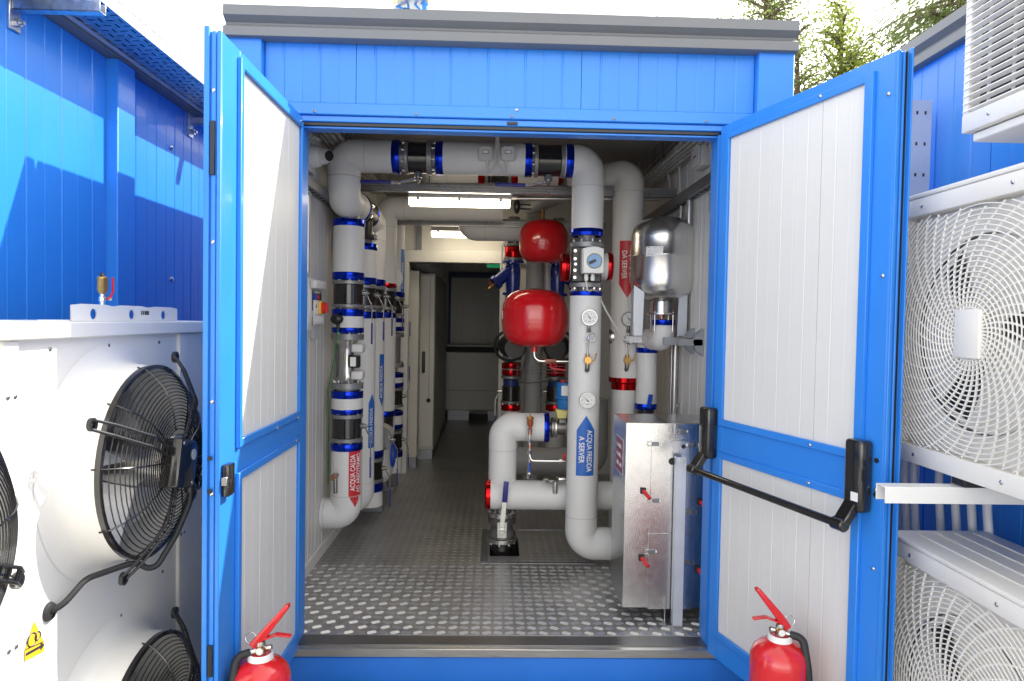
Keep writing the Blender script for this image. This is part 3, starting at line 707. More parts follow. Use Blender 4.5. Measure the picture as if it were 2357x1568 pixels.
def sticker(root, cx, cy, r, z0, z1, a0, half, m, tip, shape, lines=(), size=.03, read='down', tipl=.06):
    """arrow label wrapped on a vertical pipe; a0 angle from the -y direction, half = half width (arc)"""
    rr = r+.0012; rows = 14; cols = 8; mb = MB()
    L = z1-z0
    def hw(z):
        if tip == 'up' and z > z1-tipl: return half*max(.001, (z1-z)/tipl)
        if tip == 'down' and z < z0+tipl: return half*max(.001, (z-z0)/tipl)
        return half
    zs = sorted(set([z0+L*i/rows for i in range(rows+1)] + [z1-tipl, z0+tipl]))
    grid = []
    for z in zs:
        h = hw(z); row = []
        for j in range(cols+1):
            a = a0+(-h+2*h*j/cols)/rr; row.append(len(mb.v)); mb.v.append(V((cx+rr*sin(a), cy-rr*cos(a), z)))
        grid.append(row)
    for A, B in zip(grid, grid[1:]):
        for j in range(cols): mb.f.append([A[j], A[j+1], B[j+1], B[j]])
    st = part('arrow_label', mb, m, root, fix=False)
    for txt, lat, zstart, sz, fit in lines:
        t = text_mb(txt, sz, sz*.018, .006); ro = r+.0028; kx = fit/t.w
        for p in t.v: p.x *= kx
        for p in t.v:
            s_, l_ = p.x, p.y
            if read == 'down': z = zstart-s_; a = a0+(lat+l_)/ro
            else: z = zstart+s_; a = a0+(lat-l_)/ro
            p.x, p.y, p.z = cx+ro*sin(a), cy-ro*cos(a), z
        part('lettering', t, 'letter', st, smooth=0, fix=False)
def gauge(root, c, R=.045, nrm=V((0, -1, 0)), needle=130):
    c = V(c); g_ = part('gauge', MB().lathe([(0, -.03), (R*.9, -.03), (R, -.024), (R, .0), (R*.96, .004), (R*.90, .004), (R*.88, -.001), (0, -.001)], c, nrm, 36), 'steel', root, smooth=45)
    part('dial', MB().lathe([(0, .0003), (R*.87, .0003)], c, nrm, 36), 'dial', g_, fix=False)
    u = V((1, 0, 0)); w = V((0, 0, 1)); nm = MB()
    for k in range(31):
        t = radians(225-270*k/30); d = u*cos(t)+w*sin(t); l = .14 if k % 5 == 0 else .07
        nm.obox(c+nrm*.0008+d*R*(.80-l/2), d*R*l/2, nrm.cross(d)*(.0008 if k % 5 == 0 else .0004), nrm*.0002)
    for k in range(6):
        t = radians(225-270*k/5); d = u*cos(t)+w*sin(t); q = text_mb(str(2*k), R*.2)
        for p in q.v: p.xyz = c+nrm*.0009+d*R*.54+u*(p.x-q.w/2)+w*(p.y-R*.07)
        b0 = len(nm.v); nm.v += q.v; nm.f += [[b0+i for i in f] for f in q.f]
    nm.obox(c+nrm*.0009-w*R*.48, u*R*.16, w*R*.035, nrm*.0002)
    part('scale', nm, 'ink', g_, smooth=0, fix=False)
    t = radians(needle); d = u*cos(t)+w*sin(t); q = nrm.cross(d)
    mb = MB().prism([c+nrm*.002+d*R*.7, c+nrm*.002-d*R*.25+q*R*.07, c+nrm*.002-d*R*.25-q*R*.07], nrm*.0008); mb.cyl(c+nrm*.001, c+nrm*.0035, R*.08, n=12)
    part('needle', mb, 'ink', g_)
    return g_
def gauge_tap(root, c, zb, syph=True):
    """brass tap and pigtail under a pressure gauge at c going down to zb on the pipe"""
    x, y, z = c; L = z-zb
    part('gauge_fitting', MB().cyl((x, y, z-.045), (x, y, z-.065), .009, n=12).cyl((x, y, z-.063), (x, y, z-.085), .013, n=6), 'castiron', root)
    zt = zb+.085
    pts = [(x, y, z-.085), (x, y, z-.12), (x-.010, y, z-.155), (x-.012, y, zt+.10), (x-.004, y, zt+.06), (x-.004, y, zt+.02)]
    mb = MB().tube(rounded(pts, .03, 4), .0042, 8); rc = .026
    mb.tube([(x+.012+rc*cos(2*pi*k/28), y-.008, zt+.115+rc*sin(2*pi*k/28)) for k in range(28)], .0036, 8, closed=True)
    part('pigtail', mb, 'steel', root)
    tp = part('tap', MB().cyl((x-.004, y, zt+.022), (x-.004, y, zt-.04), .0125, n=16).cyl((x-.004, y-.02, zt-.012), (x-.004, y+.004, zt-.012), .021, n=24), 'brass', root, bevel=.001)
    part('tap_lever', MB().tube(rounded([(x+.012, y-.01, zt-.014), (x+.035, y-.012, zt-.014), (x+.044, y-.012, zt+.03)], .01, 3), .0038, 8), 'brass', tp)
    part('tap_elbow', MB().tube(rounded([(x-.004, y, zt-.038), (x-.004, y, zt-.07), (x-.004, y+.045, zt-.073)], .018, 5), .0125, 14), 'castiron', tp)

# --- P1: hot water to the air heater, against the left wall
RP = .0905
p1 = thing('insulated_pipe', 'insulated pipe with red ACQUA CALDA AD AREOTERMO arrow turning into the left wall', 'pipe', (-.87, 4.1, ZFL))
x1, Y1 = -.87, 4.08
column(p1, x1, Y1, 801, RP, [('neck', 492, 506), ('band', 507, 523), ('pipe', 523, 628), ('band', 628, 645), ('flange', 647, 655, 'b'), ('valve', 655, 701, 1.12), ('flange', 701, 708, 'a'), ('neck', 708, 712),
    ('band', 712, 728), ('pipe', 728, 754), ('band', 754, 766), ('flange', 768, 782), ('flange', 880, 894), ('neck', 894, 899), ('band', 899, 915), ('pipe', 915, 940), ('band', 940, 950), ('flange', 952, 961), ('valve', 961, 1006, 1.15), ('flange', 1006, 1015, 'a'), ('band', 1018, 1034)])
zt = zpy(1034, 801, Y1); zel = zpy(1181, 801, Y1)
pipe_run(p1, [(x1, Y1, zt), (x1, Y1, zel), (IL+.002, Y1, zel)], RP, .115)
z0, z1 = zpy(880, 801, Y1), zpy(782, 801, Y1)
part('flow_meter', MB().lathe([(.07, 0), (.046, .035), (.042, .06), (.042, z1-z0-.06), (.046, z1-z0-.035), (.07, z1-z0)], (x1-.005, Y1, z0), (0, 0, 1), 32), 'steel', p1, smooth=50)
for zz in (z1-.05, z0+.045): part('meter_ring', MB().box(x1+.03, x1+.098, Y1-.05, Y1+.04, zz-.026, zz+.026), 'insul', p1, bevel=.012, seg=3)
mt = part('meter_box', MB().box(x1+.035, x1+.08, Y1-.085, Y1-.01, (z0+z1)/2-.036, (z0+z1)/2+.036), 'black', p1, bevel=.005)
part('meter_label', MB().box(x1+.033, x1+.066, Y1-.0865, Y1-.0852, (z0+z1)/2-.026, (z0+z1)/2+.028), 'label', mt)
sz = zpy(735, 790, Y1-RP); part('sensor_head', MB().sphere((x1-.04, Y1-RP-.02, sz), .038, sq=(1, .7, .85)), 'black', p1); part('sensor_stem', MB().cyl((x1-.035, Y1-RP-.012, sz-.025), (x1-.034, Y1-RP-.012, sz-.06), .010, n=12), 'black', p1)
part('green_cable', MB().tube(rounded([(x1-.034, Y1-RP-.012, sz-.06), (x1-.06, Y1-RP-.01, sz-.25), (x1-.105, Y1-.03, sz-.42), (x1-.11, Y1+.02, sz-.62), (x1-.12, Y1+.05, sz-1.0)], .1, 5), .004, 8), 'cable_green', p1)
za, zb = zpy(1034, 826, Y1-.06), zpy(1168, 826, Y1-.06)
sticker(p1, x1, Y1, RP, zb, za, radians(47), .043, 'sticker_red', 'down', None, (('ACQUA CALDA', -.004, zb+.10, .044, .215), ('AD AREOTERMO', .034, zb+.085, .040, .235)), read='up', tipl=.07)
dz = zpy(1098, 788, Y1-RP)
part('drain_tap', MB().tube(rounded([(x1-.035, Y1-RP-.002, dz+.012), (x1-.035, Y1-RP-.04, dz+.012), (x1-.033, Y1-RP-.045, dz-.085)], .018, 5), .0125, 14), 'castiron', p1)
part('drain_tap_cap', MB().cyl((x1-.04, Y1-RP-.03, dz+.012), (x1-.045, Y1-RP-.075, dz+.008), .017, n=6), 'copper', p1)
# --- P2..P5 columns behind it
p2 = thing('insulated_pipe', 'grey insulated pipe with blue arrow just behind the steel flow meter', 'pipe', (-.865, 4.47, ZFL)); x2, Y2 = -.862, 4.46
column(p2, x2, Y2, 836, RP, [('flange', 540, 551), ('neck', 551, 562), ('band', 562, 577), ('pipe', 577, 640), ('band', 640, 655), ('flange', 657, 664, 'b'), ('valve', 664, 703, 1.08), ('flange', 703, 710, 'a'), ('neck', 710, 718), ('band', 718, 733)])
pipe_run(p2, [(x2, Y2, zpy(733, 836, Y2)), (x2, Y2, .38), (IL+.002, Y2, .38)], RP, .115)
za, zb = zpy(905, 860, Y2), zpy(1028, 860, Y2)
sticker(p2, x2, Y2, RP, zb, za, radians(62), .030, 'sticker_blue', 'up', None, (('ACQUA FREDDA', .004, zb+.03, .036, .23),), read='up', tipl=.06)
p3 = thing('insulated_pipe', 'grey insulated pipe with a second black valve and lever near the floor', 'pipe', (-.865, 4.82, ZFL)); x3, Y3 = -.862, 4.82
column(p3, x3, Y3, 857, RP, [('band', 644, 658), ('flange', 660, 667, 'b'), ('valve', 667, 704, 1.02), ('flange', 704, 711, 'a'), ('neck', 711, 719), ('band', 719, 732), ('pipe', 732, 1034), ('band', 1035, 1050), ('flange', 1053, 1060), ('valve', 1060, 1100, 1.0), ('flange', 1100, 1107, 'a'), ('band', 1110, 1128)])
pipe_run(p3, [(x3, Y3, zpy(1128, 857, Y3)), (x3, Y3, .36), (IL+.002, Y3, .36)], RP, .115)
za, zb = zpy(815, 878, Y3), zpy(925, 878, Y3)
sticker(p3, x3, Y3, RP, zb-.03, za, radians(66), .028, 'sticker_blue', 'down', None, (('ACQUA FREDDA', .002, zb+.03, .036, .23),), read='up', tipl=.06)
# P4 with overhead run
p4 = thing('insulated_pipe', 'grey insulated pipe with one red band bending down from an overhead run', 'pipe', (-.865, 5.4, ZFL)); x4, Y4 = -.862, 5.36
zr = zpy(480, 960, Y4)
pipe_run(p4, [(.05, Y4, zr), (x4, Y4, zr), (x4, Y4, zpy(653, 886, Y4))], RP, .15)
column(p4, x4, Y4, 886, RP, [('band', 653, 662, 'band_red'), ('flange', 664, 671, 'b'), ('valve', 671, 706, .95), ('flange', 706, 713, 'a'), ('band', 720, 732), ('pipe', 732, 944), ('band', 945, 957)])
pipe_run(p4, [(x4, Y4, zpy(957, 886, Y4)), (x4, Y4, zpy(995, 886, Y4)), (x4+.02, Y4-.30, zpy(995, 886, Y4))], RP, .11)
c = V((x4+.02, Y4-.30, zpy(995, 886, Y4))); flange(p4, c, c-V((0, .02, 0)), RP*1.05, 6); lever(p4, c+V((.085, -.03, 0)), .34, -1)
part('valve_body', MB().cyl((x4, Y4-.03, .62), (x4, Y4-.03, .80), RP*.95, n=28), 'black_gloss', p4, bevel=.003); part('foot_elbow', MB().tube(rounded([(x4, Y4-.03, .62), (x4, Y4-.03, .34), (x4-.13, Y4-.03, .34)], .11, 8), RP, 24), 'insul', p4)
part('wheel_ring', MB().tube([(x4+.10, Y4-.12+.09*cos(2*pi*k/28), .52+.09*sin(2*pi*k/28)) for k in range(28)], .010, 8, closed=True), 'lever_blue', p4)
p5 = thing('insulated_pipe', 'grey insulated pipe squeezed beside the white doorway post with two levers', 'pipe', (-.865, 5.85, ZFL)); x5, Y5 = -.862, 5.84
column(p5, x5, Y5, 905, RP, [('pipe', 505, 672), ('band', 673, 684), ('flange', 687, 693), ('valve', 693, 722, .95), ('flange', 722, 728, 'a'), ('band', 732, 742), ('pipe', 742, 752), ('band', 752, 762), ('flange', 768, 776), ('neck', 776, 835), ('flange', 835, 845), ('band', 858, 868), ('pipe', 868, 880), ('band', 880, 890), ('flange', 892, 898), ('valve', 898, 930, .95, 1), ('flange', 930, 936), ('band', 945, 955), ('pipe', 955, 975), ('band', 975, 985), ('flange', 990, 996), ('valve', 996, 1030, .95), ('band', 1036, 1050), ('pipe', 1050, 1085)])
zz = zpy(640, 895, Y5-.2); part('branch_stub', MB().cyl((x5-.02, Y5-.01, zz), (x5+.02, Y5-.22, zz), RP*.95, n=28), 'insul', p5)
za, zb = zpy(575, 930, Y5), zpy(672, 930, Y5); sticker(p5, x5, Y5, RP, zb, za, radians(68), .03, 'sticker_blue', 'none', None, (('ACQUA FREDDA', .0, zb+.02, .036, .23),), read='up')
for y_, l in ((5.0, 'between the pipes along the left wall'), (5.6, 'deep beside the white doorway post')):
    m = MB().box(-1.0, -.80, y_-.02, y_+.02, ZFL+.002, ZFL+.04).box(-.90, -.86, y_-.015, y_+.015, ZFL+.04, ZFL+.16)
    single('pipe_support', m, 'galv_dark', 'galvanised pipe support on the floor '+l, 'support', bevel=.003)

# --- overhead run along the front with two hand valves
YT = 3.95; RT = .092
ov = thing('insulated_pipe', 'fat overhead insulated pipe crossing the doorway with two black valves and blue bands', 'pipe', (.1, YT, 2.48))
ztp = at(1100, 366, YT).z; xl = at(792, 420, YT).x; xr = at(1353, 450, YT).x
def X(px): return at(px, 368, YT).x
pipe_run(ov, [(X(906), YT, ztp), (xl, YT, ztp), (xl, YT, ztp-.25), (xl+.015, YT+.25, ztp-.25)], RT, .124)
part('pipe', MB().cyl((X(1020), YT, ztp), (X(1210), YT, ztp), RT, n=36), 'insul', ov)
pipe_run(ov, [(X(1316), YT, ztp), (xr, YT, ztp), (xr, YT, zpy(530, 1353, YT))], RT, .148)
for a, b in ((905, 922), (1004, 1021), (1208, 1224), (1301, 1318)): band(ov, (X(a), YT, ztp), (X(b), YT, ztp), RT)
for a, b, o in ((934, 942, 'a'), (984, 996, None), (1229, 1238, 'a'), (1290, 1299, None)):
    flange(ov, (X(a), YT, ztp), (X(b), YT, ztp), RT*1.06, 8, .3, o)
for a, b in ((942, 984), (1238, 1290)): part('valve_body', MB().cyl((X(a), YT, ztp), (X(b), YT, ztp), RT*.97, n=36), 'black_gloss', ov, bevel=.003)
for a, b in ((921, 935), (995, 1005), (1223, 1230), (1298, 1303)): part('neck', MB().cyl((X(a), YT, ztp), (X(b), YT, ztp), RT*.75, n=24), 'flange', ov)
for px, pe in ((964, 832), (1262, 1140)):
    c = V((X(px), YT-.02, ztp-RT*.95)); lever(ov, c, abs(X(px)-X(pe)), -1, V((0, 0, -1)), along=V((1, 0, 0)), s=1.4, off=.016, th=.010)
    grp = None
band(ov, (xr, YT, zpy(545, 1353, YT)), (xr, YT, zpy(529, 1353, YT)), RT)
c = V((xl+.015, YT+.25, ztp-.25)); band(ov, c, c+V((0, .02, 0)), RT); flange(ov, c+V((0, .022, 0)), c+V((0, .04, 0)), RT*1.06, 8, .2, 'a')
te = part('tee_valve', MB().cyl(c+V((.0, .042, 0)), c+V((.0, .30, 0)), RT*1.0, n=36).cyl(c+V((0, .17, 0)), c+V((0, .17, -.16)), RT*.8, n=28), 'black', ov, bevel=.003)
bolts(te, c+V((0, .043, 0)), (0, -1, 0), RT*.8, 8, .2, 1.2)
tf = MB().cyl(c+V((0, .165, -.15)), c+V((0, .165, -.17)), RT*.98, n=32); part('tee_foot', tf, 'black', ov, bevel=.002)
bolts(te, c+V((RT*.6, .06, 0)), (1, -.6, 0), .055, 5, .4, 1.3)
pipe_run(ov, [c+V((0, .31, 0)), V((x3, Y3, c.z)), V((x3, Y3, zpy(644, 857, Y3)))], RP, .13)
band(ov, c+V((0, .295, 0)), c+V((0, .315, 0)), RP)
# sensors on it
sg = 'white cable sensors clipped to the overhead pipe'
for px, sd in ((1118, 1), (1169, -1)):
    c = V((X(px), YT-RT*.985, at(px, 357, YT-RT).z))
    s_ = thing('pipe_sensor', 'small white sensor box clipped on the overhead pipe above its cable loop', 'sensor', c, sg)
    part('case', MB().box(c.x-.040, c.x+.040, c.y-.030, c.y+.010, c.z-.036, c.z+.040), 'plastic_grey', s_, bevel=.010, seg=3)
    part('case_cover', MB().box(c.x-.027, c.x+.027, c.y-.035, c.y-.029, c.z-.037, c.z+.041), 'plastic_grey', s_, bevel=.002)
    part('display', MB().box(c.x-.017, c.x+.017, c.y-.0365, c.y-.0349, c.z-.002, c.z+.020), 'ink', s_); part('display_face', MB().box(c.x-.0142, c.x+.0142, c.y-.0372, c.y-.0364, c.z+.001, c.z+.017), 'label', s_)
    g0 = c+V((sd*.012, -.012, -.030)); part('gland', MB().cyl(g0, g0+V((0, 0, -.03)), .011, .008, n=12), 'plastic_grey', s_)
    xm = X(1144)+sd*-.006
    part('cable', MB().tube(rounded([g0+V((0, 0, -.03)), g0+V((0, -.004, -.085)), V(((g0.x+xm)/2, c.y-.016, ztp-RT-.004)), V((xm, c.y-.02, ztp-.05)), V((xm, c.y-.012, ztp+.06)), V((xm+sd*.004, c.y+.02, 2.69))], .035, 6), .0052, 8), 'cable_white', s_)

# --- R1: cold water to the servers
r1 = thing('insulated_pipe', 'insulated pipe with blue ACQUA FREDDA A SERVER arrow, two gauges and motor valve', 'pipe', (.53, YT, ZFL))
column(r1, xr, YT, 1353, RT, [('flange', 560, 572, 'b'), ('flange', 652, 663, 'a'), ('band', 672, 682)])
part('neck', MB().cyl((xr, YT, zpy(561, 1353, YT)), (xr, YT, zpy(544, 1353, YT)), RT*.42, RT*.55, n=24), 'flange', r1)
part('neck', MB().cyl((xr, YT, zpy(673, 1353, YT)), (xr, YT, zpy(662, 1353, YT)), RT*.55, n=24), 'flange', r1)
zm = zpy(612, 1353, YT)
part('valve_body', MB().cyl((xr, YT, zpy(652, 1353, YT)), (xr, YT, zpy(572, 1353, YT)), RT*.78, n=32).obox((xr-.01, YT-.04, zm), (.085, 0, 0), (0, .05, 0), (0, 0, .10)), 'black', r1, bevel=.006)
bolts(r1, (xr-.075, YT-.092, zm), (0, -1, 0), .001, 1); 
for zz in (.075, .03, -.035, -.075): bolts(r1, (xr-.078, YT-.093, zm+zz), (0, -1, 0), .0005, 1, 0, 1.1)
xb0, xb1 = at(1316, 612, YT-.2).x, at(1400, 612, YT).x
part('side_pipe', MB().cyl((xr+.05, YT+.02, zm), (xr+.135, YT+.02, zm), RT*.85, n=32), 'insul', r1); band(r1, (xr+.12, YT+.02, zm), (xr+.15, YT+.02, zm), RT*.85, 'band_red')
band(r1, (xr-.145, YT+.02, zm-.01), (xr-.10, YT+.02, zm-.01), RT*.85, 'band_red'); part('side_pipe', MB().cyl((xr-.13, YT+.02, zm-.01), (xr-.04, YT+.02, zm-.01), RT*.80, n=32), 'insul', r1)
ab = at(1364, 598, YT-.17); pol = [(-.058, -.076), (.058, -.076), (.058, .062), (.03, .071), (0, .075), (-.03, .071), (-.058, .062)]
ac_ = part('actuator', MB().prism([(ab.x+x, YT-.17, ab.z+z) for x, z in pol], (0, .08, 0)), 'plastic_grey', r1, bevel=.005, seg=2)
part('actuator_cover', MB().prism([(ab.x+.004+x*.97, YT-.185, ab.z+z*.98) for x, z in pol], (0, .0148, 0)), 'white', ac_, bevel=.004, seg=2)
dc = V((ab.x+.008, YT-.186, ab.z-.008))
part('dial_ring', MB().lathe([(.040, 0), (.042, .003), (.044, 0)], dc, (0, -1, 0), 32), 'pale_yellow', ac_)
part('dial_knob', MB().lathe([(0, .010), (.037, .010), (.040, .006), (.040, 0)], dc, (0, -1, 0), 32), 'plastic_blue' if 'plastic_blue' in M else 'act_blue', ac_)
part('dial_pointer', MB().bar(dc+V((-.030, -.012, -.014)), dc+V((.006, -.012, .003)), .016, .006, (0, 0, 1)), 'black', ac_, bevel=.002)
for dx in (-.028, .008):
    g0 = V((ab.x+dx, YT-.13, ab.z-.078)); part('gland', MB().cyl(g0, g0-V((0, 0, .018)), .011, n=12).cyl(g0-V((0, 0, .016)), g0-V((0, 0, .036)), .0135, .010, n=8), 'white', ac_)
part('gland_cable', MB().tube(rounded([(ab.x-.028, YT-.13, ab.z-.11), (ab.x-.022, YT-.13, ab.z-.18), (ab.x+.03, YT-.06, ab.z-.15), (ab.x+.11, YT+.0, ab.z-.28), (ab.x+.22, YT+.06, ab.z-.44), (ab.x+.28, YT+.09, ab.z-.47)], .06, 5), .006, 8), 'cable_white', ac_)
zel = zpy(1255, 1342, YT)
pipe_run(r1, [(xr, YT, zpy(680, 1353, YT)), (xr, YT, ZFL+.125), (xr+.35, YT, ZFL+.125)], RT, .165)
za, zb = zpy(957, 1350, YT-RT), zpy(1096, 1350, YT-RT)
sticker(r1, xr, YT, RT, zb, za, radians(3), .054, 'sticker_blue', 'up', None, (('ACQUA FREDDA', .008, za-.082, .044, .240), ('A SERVER', -.038, za-.118, .044, .155)), read='down', tipl=.085)
gp = at(1357, 731, YT-RT-.03); gauge(r1, gp, .046, needle=128)
gauge_tap(r1, (gp.x-.002, gp.y+.006, gp.z), zpy(858, 1352, YT-RT))
gp = at(1352, 922, YT-RT-.02); gauge(r1, gp, .046, needle=140)
# --- R2 hot water back from the servers
Y_2 = 4.32; R2r = .096; xq = at(1443, 620, Y_2).x
r2 = thing('insulated_pipe', 'tall insulated pipe with red ACQUA CALDA DA SERVER arrow beside the steel tank', 'pipe', (xq, Y_2, ZFL))
zt = at(1445, 368, Y_2).z-R2r
pipe_run(r2, [(xq-.30, Y_2+.28, zt+.0), (xq, Y_2, zt), (xq, Y_2, zpy(870, 1440, Y_2))], R2r, .11)
za, zb = zpy(868, 1440, Y_2), zpy(896, 1440, Y_2); hh = za-zb
part('reducer_band', MB().lathe([(R2r*.8, 0), (R2r*.86, 0), (R2r*.88, hh*.5), (R2r*1.04, hh*.62), (R2r*1.05, hh), (R2r, hh)], (xq, Y_2, zb), (0, 0, 1), 36), 'band_red', r2)
part('pipe', MB().cyl((xq, Y_2, ZFL+.02), (xq, Y_2, zb+.004), R2r*.83, n=32), 'insul', r2)
za, zb = zpy(554, 1442, Y_2-R2r), zpy(686, 1442, Y_2-R2r)
sticker(r2, xq, Y_2, R2r, zb, za, radians(-8), .054, 'sticker_red', 'down', None, (('ACQUA CALDA', .012, za-.032, .044, .225), ('DA SERVER', -.036, za-.062, .044, .175)), read='down', tipl=.085)
gp = at(1448, 735, Y_2-R2r-.03); gauge(r2, gp, .046, needle=128); gauge_tap(r2, (gp.x-.002, gp.y+.006, gp.z), zpy(856, 1443, Y_2-R2r))
part('rear_gauge', MB().lathe([(0, 0), (.045, 0), (.048, .01), (.048, .03), (.045, .04), (0, .04)], at(1402, 775, Y_2)+V((0, 0, 0)), (1, -.2, 0), 28), 'steel', r2)
# --- H2 elbow pipe with motor ball valve
Y_3 = 4.2; R3 = .0865; xh = at(1157, 1060, Y_3).x; zh = at(1210, 983, Y_3).z
h2 = thing('insulated_pipe', 'bent insulated pipe rising from the floor header with a blue electric valve', 'pipe', (xh, Y_3, ZFL))
pipe_run(h2, [(xh, Y_3, zpy(1120, 1157, Y_3)), (xh, Y_3, zh), (at(1252, 983, Y_3).x, Y_3, zh)], R3, .135)
def X3(px): return at(px, 983, Y_3).x
band(h2, (X3(1251), Y_3, zh), (X3(1263), Y_3, zh), R3*1.02)
bv = MB().cyl((X3(1262), Y_3, zh), (X3(1268), Y_3, zh), .03, n=24); part('neck', bv, 'castiron', h2)
flange(h2, (X3(1268), Y_3, zh), (X3(1275), Y_3, zh), .062, 8, .2, None, 'castiron'); flange(h2, (X3(1276), Y_3, zh), (X3(1281), Y_3, zh), .060, 0, .2, None, 'steel'); flange(h2, (X3(1300), Y_3, zh), (X3(1306), Y_3, zh), .060, 0, .2, None, 'steel')
part('ball_valve', MB().cyl((X3(1281), Y_3, zh), (X3(1330), Y_3, zh), .045, n=24).box(X3(1284), X3(1302), Y_3-.05, Y_3+.02, zh+.03, zh+.06), 'castiron', h2, bevel=.004)
ya = at(1291, 950, Y_3); xa = ya.x
part('valve_bracket', MB().prism([(xa-.024, Y_3-.04, zh+.06), (xa+.03, Y_3-.04, zh+.06), (xa+.04, Y_3-.04, zh+.115), (xa-.034, Y_3-.04, zh+.115)], (0, .07, 0)), 'pale_yellow', h2, bevel=.003)
z5, z6 = zpy(940, 1291, Y_3), zpy(880, 1291, Y_3); hA = z6-z5
act = part('electric_actuator', MB().lathe([(0, 0), (.052, 0), (.056, .01), (.058, hA*.36), (.068, hA*.40), (.068, hA*.47), (.062, hA*.5), (.062, hA*.92), (.056, hA), (0, hA)], (xa+.03, Y_3-.01, z5), (0, 0, 1), 32), 'act_blue', h2, smooth=35)
part('actuator_label', MB().obox((xa+.015, Y_3-.075, z5+hA*.72), (.022, 0, 0), (0, .0006, 0), (0, 0, .030)), 'label', act)
part('actuator_button', MB().cyl((xa+.01, Y_3-.01, z6), (xa+.01, Y_3-.01, z6+.014), .016, n=16), 'red', act)
# air vent stack in front of it
vx, vy = at(1219, 1040, 4.06).x, 4.06
sv = thing('air_vent_stack', 'slim steel riser with brass air vent in front of the bent pipe', 'valve', (vx, vy, .5))
zv = lambda y: zpy(y, 1219, 4.06)
part('riser', MB().cyl((vx, vy, zv(1085)), (vx, vy, zv(986)), .009, n=14).cyl((vx, vy, zv(1018)), (vx, vy, zv(1012)), .013, n=8).cyl((vx, vy, zv(1044)), (vx, vy, zv(1036)), .016, n=8), 'steel', sv)
part('copper_joint', MB().cyl((vx, vy, zv(1000)), (vx, vy, zv(994)), .0125, n=14).cyl((vx, vy, zv(1032)), (vx, vy, zv(1024)), .0125, n=14), 'copper', sv)
part('brass_vent', MB().lathe([(.008, 0), (.013, .005), (.02, .02), (.02, .052), (.023, .053), (.023, .062), (.01, .066), (.006, .068), (.006, .078), (0, .078)], (vx, vy, zv(984)), (0, 0, 1), 20), 'brass', sv)
part('red_lever', MB().bar((vx, vy-.02, zv(990)), (vx, vy-.026, zv(962)), .010, .006, (1, 0, 0)), 'red', sv, bevel=.002)
part('ball_valve', MB().sphere((vx, vy, zv(990)), .016), 'steel', sv); part('drain_valve', MB().cyl((vx, vy, zv(1102)), (vx, vy, zv(1084)), .013, n=8).sphere((vx, vy, zv(1090)), .016), 'steel', sv)
part('blue_lever', MB().bar((vx, vy-.022, zv(1085)), (vx, vy-.026, zv(1064)), .012, .007, (1, 0, 0)), 'lever_blue', sv, bevel=.002)
zz = zv(1060); xe = at(1310, 1060, vy).x
part('cross_pipe', MB().tube(rounded([(vx, vy, zv(1046)), (vx+.01, vy-.01, zz), (vx+.06, vy-.01, zz), (xe, vy-.01, zz)], .022, 5), .0098, 14).cyl((xe-.06, vy-.01, zz), (xe-.045, vy-.01, zz), .015, n=6), 'steel', sv)
part('red_lever', MB().cyl((xe-.03, vy-.01, zz), (xe-.03, vy-.01, zz+.02), .008, n=10).bar((xe-.03, vy-.012, zz+.02), (xe-.035, vy-.012, zz+.045), .016, .01, (1, 0, 0)), 'red', sv, bevel=.002)
# --- H1 floor header with red cap and lever valve
Y_4 = 4.16; R4 = .0885; zh1 = at(1200, 1139, Y_4).z
h1 = thing('insulated_pipe', 'low horizontal insulated header with a shiny red end cap above the floor hatch', 'pipe', (.3, Y_4, ZFL))
xc0, xc1 = at(1115, 1139, Y_4).x, at(1129, 1139, Y_4).x
part('pipe', MB().cyl((xc1, Y_4, zh1), (.95, Y_4, zh1), R4, n=36), 'insul', h1)
part('end_cap', MB().lathe([(0, 0), (.05, .0), (R4-.008, .004), (R4+.001, .012), (R4+.003, xc1-xc0), (R4-.01, xc1-xc0)], (xc0, Y_4, zh1), (1, 0, 0), 40), 'band_red', h1, smooth=30)
xv = at(1155, 1220, Y_4).x; zq = lambda y: zpy(y, 1155, Y_4)
flange(h1, (xv, Y_4, zq(1186)), (xv, Y_4, zq(1175)), .092, 8, .2, None, 'steel'); flange(h1, (xv, Y_4, zq(1244)), (xv, Y_4, zq(1234)), .092, 8, .2, 'a', 'steel')
part('valve_body', MB().lathe([(.075, 0), (.088, .004), (.088, .02), (.07, .045), (.066, .08), (.072, .105), (.086, .112), (.086, .088), (.07, .13)], (xv, Y_4, zq(1234)), (0, 0, 1), 36), 'castiron', h1, smooth=35)
part('stem_box', MB().box(xv-.032, xv+.032, Y_4-.105, Y_4-.06, zq(1228), zq(1190)), 'steel', h1, bevel=.005); part('stem_nut', MB().cyl((xv, Y_4-.12, zq(1212)), (xv, Y_4-.10, zq(1212)), .017, n=20), 'steel', h1, bevel=.002)
lv = part('lever', MB().bar((xv-.002, Y_4-.125, zq(1200)), (xv+.012, Y_4-.135, zq(1141)), .026, .006, (1, 0, 0)), 'cream', h1, bevel=.001)
part('grip', MB().bar((xv+.0115, Y_4-.1348, zq(1143)), (xv+.020, Y_4-.142, zq(1096)), .031, .011, (1, 0, 0)), 'grip_blue', lv, bevel=.004, seg=2)
part('neck', MB().cyl((xv, Y_4, zq(1176)), (xv, Y_4, zh1-.02), .055, n=24), 'castiron', h1)
part('drop_pipe', MB().cyl((xv+.0, Y_4+.02, -.1), (xv, Y_4+.02, zq(1243)), .062, n=28), 'black_gloss', h1)
part('drain_elbow', MB().tube(rounded([(at(1278, 1105, 4.08).x, 4.08, at(1278, 1135, 4.08).z), (at(1278, 1105, 4.08).x, 4.08, at(1278, 1103, 4.08).z), (at(1320, 1103, 4.08).x, 4.08, at(1320, 1103, 4.08).z)], .03, 6), .017, 14), 'steel', h1)
